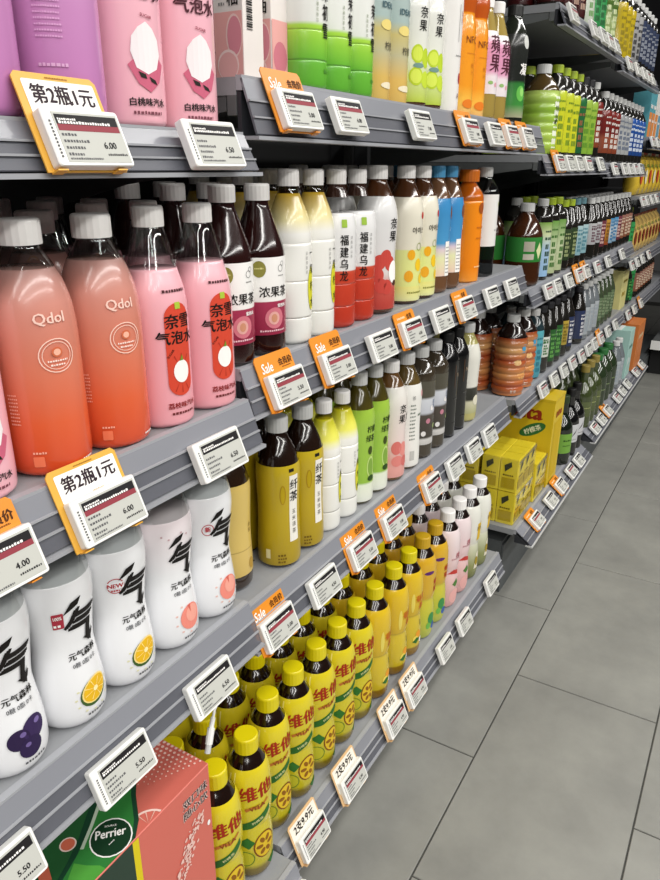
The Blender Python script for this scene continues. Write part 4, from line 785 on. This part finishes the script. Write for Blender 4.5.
fr += txt('双口味', .0140, .321, bh-.024, ink('#e9d2ca'), 2, bold=.07)+txt('随心饮', .0140, .321, bh-.040, ink('#e9d2ca'), 2, bold=.07)+txt('双口味', .0140, .321, bh-.024, ink('#3a2a2a'), 3, bold=.02)+txt('随心饮', .0140, .321, bh-.040, ink('#3a2a2a'), 3, bold=.02)
rd = random.Random(5)
for i in range(150):
    t = rd.random(); x = .262+.062*t+rd.gauss(0, .006); z = bh-.17+.115*t+rd.gauss(0, .007)
    if .25 < x < bw-.004 and z < bh-.05: fr += ell(x, z, rd.uniform(.0008, .004), rd.uniform(.0008, .0025), ink('#e9c4ba'), 2+.12*i, 8, rot=.9)
fr += ell(.34, bh-.085, .0025, .004, WI, 3)
for pn, me in art_meshes(fr, base=.0004, step=.00008).items(): link(pn, me, o)

# ------------------------------------------------------------------ price tags and promotion cards
TILT = math.radians(-23); EINK = pm('#bdbeb7', .5, 0, 0, .3); SK = ink('#1c1a1c'); SR = ink('#8e3a44'); SG = ink('#58585a')
def tag_parts(red, price, w=.079, h=.046):
    a = []; x0, x1, z0, z1 = -w*.36, w*.44, -h*.40, h*.38
    a += rec(x0, z1-h*.17-(0 if red else .002), x1, z1, SK, 1)
    a += dashes(x0+.002, z1-h*.10, x0+.02, .0017, WI, 2, 1)+dashes(x0+.002, z1-h*.16, x1-.008, .0023, WI, 2, 2)
    if red: a += rec(x0, z1-h*.28, x1, z1-h*.17, SR, 1)
    for i in range(4): a += dashes(x0+.001, z1-h*.37-i*.0052, x0+.016+.005*((i*2) % 3), .0024, SG, 1, 10+i)
    a += dashes(x0+.001, z0, x0+.034, .0017, SG, 1, 30)+dashes(x1-.022, z0+.0035, x1-.001, .002, SK, 1, 31)
    a += txt(price, .0078, x1-.0165, z0+.012, SK, 2, bold=.03)
    for i in range(11): a += rec(-w*.445, -h*.36+i*h*.06, -w*.445+.0018, -h*.36+i*h*.06+.0016, SG, 1)
    return a
def rr(w, h, r, n=3):
    P_ = []
    for cx, cz, a in ((w/2-r, h/2-r, 0), (-w/2+r, h/2-r, 90), (-w/2+r, -h/2+r, 180), (w/2-r, -h/2+r, 270)):
        P_ += [(cx+r*math.cos(math.radians(a+90*k/n)), cz+r*math.sin(math.radians(a+90*k/n))) for k in range(n+1)]
    return P_
TAGM = {}
def tag_meshes(red, price):
    k = (red, price)
    if k not in TAGM:
        w, h = .079, .046
        hs = G().slab(rr(w, h, .0028), -.0045, .0045, WHT, .001).me('housing')
        sc = G().box(-w*.38, w*.46, -.0049, -.0044, -h*.44, h*.42, EINK).me('screen')
        pr = art_meshes(tag_parts(red, price), base=.00495, step=.0001)
        TAGM[k] = (hs, sc, pr)
    return TAGM[k]
def price_tag(x, y, z, label, red=False, price='5.50', group='electronic price tags', sc=.87, tilt=None):
    o = link('price_tag', None, None, (x, y, z), (TILT if tilt is None else tilt, 0, 0)); o.scale = (sc, sc, sc); tag(o, label, 'price tag', group)
    hs, scn, pr = tag_meshes(red, price)
    link('housing', hs, o); c = link('screen', scn, o)
    for pn, me in pr.items(): link('screen_'+pn, me, c)
    return o
ORG = pm('#dd8a22', .4); YEL = pm('#e0a83c', .4); CRM = pm('#ece6d8', .4)
CARDM = {}
def card(x, y, z, kind, label, group='promotion cards on the shelf edge', sc=.87, tilt=None):
    o = link('promotion_card', None, None, (x, y, z), (TILT if tilt is None else tilt, 0, 0)); o.scale = (sc, sc, sc); tag(o, label, 'sign', group)
    if kind not in CARDM:
        w = .082; z0, z1 = -.0245, .050 if kind != 'two' else .052
        m = {'sale': ORG, 'one': YEL, 'two': pm('#dfb886', .4), 'mini': ORG}[kind]
        if kind == 'mini': z1 = .040
        if kind == 'one': z1 = .0545
        g = G().slab([(-w/2, z0), (w/2, z0), (w/2, z1-.004), (w/2-.004, z1), (-w/2+.004, z1), (-w/2, z1-.004)], .0052, .0066, m).box(-w/2+.004, -w/2+.014, -.002, .0066, z0-.0012, z0, m).box(w/2-.016, w/2-.006, -.002, .0066, z0-.0012, z0, m)
        ms = [('card', g.me('plate'))]; a = []
        if kind == 'sale':
            a += txt('Sale', .0185, -.019, .033, WI, 2, bold=.02, shear=.2, sx=.85)+txt('会员价', .0105, .022, .035, ink('#4a2408'), 2, bold=.04)+dashes(.012, .027, .032, .0016, ink('#7a4a18'), 2, 3)
        elif kind == 'mini': a += txt('会员', .0105, .018, .029, ink('#4a2408'), 2, bold=.04)+dashes(-.03, .028, .0, .004, ink('#f3d9b0'), 2, 3)
        elif kind == 'one':
            a += rrec(-.034, .0, .037, .049, .002, WI, 1)+txt('第2瓶1元', .0165, .002, .0378, ink('#2a1a24'), 2, bold=.035, sx=.95)+dashes(-.01, .0508, .012, .0013, ink('#9a6a18'), 2, 3)+dashes(.0, .0225, .014, .0013, ink('#b98a3c'), 2, 5)
        else:
            a += rrec(-.038, .0, .038, .0475, .002, CRM, 1)+txt('2支9.9元', .0185, .0, .036, ink('#2a2420'), 2, bold=.045, sx=.85)
        for pn, me in art_meshes(a, base=-.0050).items(): ms.append((pn, me))
        CARDM[kind] = ms
    par = None
    for pn, me in CARDM[kind]:
        c = link('plate' if pn == 'card' else pn, me, o if pn == 'card' else par)
        if pn == 'card': par = c
    return o
CDESC = {'sale': 'orange Sale card', 'mini': 'small orange member card', 'one': 'yellow second-bottle-one-yuan card', 'two': 'cream two-for-9.9-yuan card'}
def tags(shelfname, Y, z, items, flat=False):
    """items: (x, card kind or None, red bar, price)"""
    n = {}
    ntag = len(items)
    for i, (x, ck, red, price) in enumerate(items):
        yy = Y+.0085-.0125-.004; tilt = None
        if flat: yy = Y+.013; tilt = math.radians(-50)
        else: x *= .962
        price_tag(x, yy, z, f'white electronic price tag, {ORD[i]} from left on {shelfname}', red, price, tilt=tilt)
        if ck:
            k = n.get(ck, 0); n[ck] = k+1; tot = sum(1 for t in items if t[1] == ck)
            card(x-.0035, yy, z, ck, CDESC[ck]+(f', {ORD[k]} from left' if tot > 1 else '')+' on '+shelfname, tilt=tilt)
tags('nearest bay top shelf', YA, 1.136, [(.396, 'one', True, '6.00'), (.540, None, False, '6.50')])
tags('nearest bay second shelf', YA, .852, [(.268, 'sale', True, '4.00'), (.376, 'one', True, '6.00'), (.5265, None, False, '6.50')])
tags('nearest bay third shelf', YA, .590, [(.222, None, False, '5.50'), (.357, None, False, '5.50'), (.492, None, False, '6.50')])
tags('nearest bay bottom shelf', .40, .142, [(.30, None, False, '5.00'), (.60, None, False, '5.00')])
tags('middle bay top shelf', YB, 1.173, [(.706, 'sale', True, '5.00'), (.815, None, True, '6.00'), (1.03, None, False, '7.00'), (1.235, 'mini', True, '8.00'), (1.359, None, False, '6.00'), (1.461, 'mini', True, '5.00'), (1.565, 'mini', False, '7.00')])
tags('middle bay second shelf', YB, .882, [(.679, 'sale', True, '5.50'), (.798, 'sale', True, '5.00'), (.927, None, False, '5.00'), (1.036, 'mini', True, '6.00'), (1.157, None, False, '7.00'), (1.278, 'mini', True, '6.50'), (1.424, None, False, '8.00'), (1.556, None, False, '6.00')])
tags('middle bay third shelf', YB, .570, [(.648, 'sale', True, '5.00'), (.764, None, False, '4.50'), (.882, 'sale', True, '5.50'), (.997, 'sale', True, '5.00'), (1.165, 'mini', True, '6.00'), (1.28, None, False, '6.00'), (1.389, None, False, '7.00'), (1.493, None, False, '8.00')])
tags('middle bay bottom shelf', .43, .166, [(.70, 'two', True, '4.90'), (.829, 'two', True, '4.90'), (.998, 'two', True, '4.90'), (1.093, 'two', True, '4.90'), (1.25, None, False, '5.00'), (1.365, None, False, '5.00'), (1.556, None, False, '5.50')])
def far(xs, cards=()): return [(x, 'mini' if i in cards else None, i % 3 == 0, ('5.00', '6.00', '7.50')[i % 3]) for i, x in enumerate(xs)]
tags('third bay top shelf', YC_, 1.440, far([1.92, 2.15, 2.265, 2.36, 2.455]))
tags('fourth bay top shelf', YC_, 1.420, far([2.70, 2.86, 3.0, 3.10, 3.20]))
tags('third bay second shelf', YC_, 1.130, far([1.955, 2.06, 2.165, 2.28, 2.455], (0,)))
tags('fourth bay second shelf', YC_, 1.117, far([2.70, 2.88, 3.0, 3.12, 3.24]))
tags('third bay middle shelf', YC_, .817, far([1.99, 2.085, 2.22, 2.355, 2.455], (3, 4)))
tags('fourth bay middle shelf', YC_, .812, far([2.63, 2.82, 3.1]))
tags('farthest bay top shelf', YC_, 1.219, far([3.45, 3.6, 3.75]))
tags('farthest bay second shelf', YC_, .992, far([3.43, 3.55, 3.7, 3.85]))
tags('farthest bay third shelf', YC_, .737, far([3.41, 3.55, 3.70, 3.9]))
tags('third bay fourth shelf', YC_, .529, far([2.06, 2.19, 2.31, 2.425]))
tags('fourth bay fourth shelf', YC_, .522, far([2.565, 2.68, 2.785, 2.90, 3.04, 3.20], (3,)))
tags('farthest bay fourth shelf', YC_, .508, far([3.53, 3.7, 3.9], (2,)))
tags('third bay bottom shelf', YD, .2125, far([1.80, 1.945, 2.065, 2.195, 2.30], (0, 2)), True)
tags('fourth bay bottom shelf', YD, .2545, far([2.53, 2.64, 2.76, 2.95, 3.06, 3.18, 3.40, 3.56], (2, 7)), True)

# ------------------------------------------------------------------ loose cable and the far unit
o = link('cable', None, None, (.52, .45, .55)); tag(o, 'loose white cable with plug hanging from the near shelf', 'cable')
cp = [(.527, .449, .581), (.520, .4445, .560), (.503, .441, .549), (.490, .439, .543), (.4825, .437, .534)]
c = link('cord', G().tube(smooth(cp, 5), .0016, WHT, 8).me('cord', True), o); c.location = (-.52, -.45, -.55)
g = G(); pth = [Vector((.4835, .4372, .536)), Vector((.4775, .4358, .526)), Vector((.470, .434, .510)), Vector((.4655, .433, .501))]
c = link('plug', G().tube([pth[0], pth[1]], .0028, WHT, 10).tube([pth[1], pth[2]], .0042, WHT, 10).tube([pth[2], pth[3]], .0034, CAPG, 10).me('plug'), o); c.location = (-.52, -.45, -.55)
o = link('end_counter', None, None, (4.45, 0, 0)); tag(o, 'dark low display unit at the far end of the aisle', 'display unit')
c = link('kick_plate', G().box(4.42, 4.9, -1.2, .455, 0, .16, M_BLACK).me('kick_plate'), o); c.location = (-4.45, 0, 0)
c = link('deck', G().box(4.36, 4.9, -1.2, .455, .16, .20, M_BRACK).box(4.352, 4.36, -1.2, .455, .155, .205, WHT).me('deck'), o); c.location = (-4.45, 0, 0)
for zz in (.52, .84):
    c = link('shelf_board', G().box(4.50, 4.9, -1.2, .455, zz, zz+.03, M_BRACK).box(4.494, 4.50, -1.2, .455, zz-.005, zz+.035, M_STRIP).me('shelf_board'), o); c.location = (-4.45, 0, 0)
c = link('back_panel', G().box(4.88, 4.9, -1.2, .455, .2, 1.3, M_DARK).me('back_panel'), o); c.location = (-4.45, 0, 0)
k = 0
for zz, hs in ((.2005, ('#8a2a22', '#b9a48a', '#5a4030', '#7a3a2c')), (.5505, ('#5a3a24', '#6d4a2c', '#8a6a4a', '#4a2c1c')), (.8705, ('#7a5a34', '#4a3020', '#8a3a2a', '#6a5a44'))):
    for i, y in enumerate((.27, .13, -.01, -.15)):
        lv = ('bottom', 'middle', 'top')[k]
        b = link('gift_box', None, None, (4.6, y, zz)); tag(b, f'{ORD[i]} brown gift box from left on {lv} level of the end unit', 'box', 'gift boxes on the end unit')
        link('body', G().box(-.06, .06, 0, .115, 0, .16, pm(hs[i], .5)).me('body'), b)
        link('lid', G().box(-.063, .063, -.003, .118, .13, .165, pm(hs[(i+1) % 4], .5)).me('lid'), b)
    k += 1
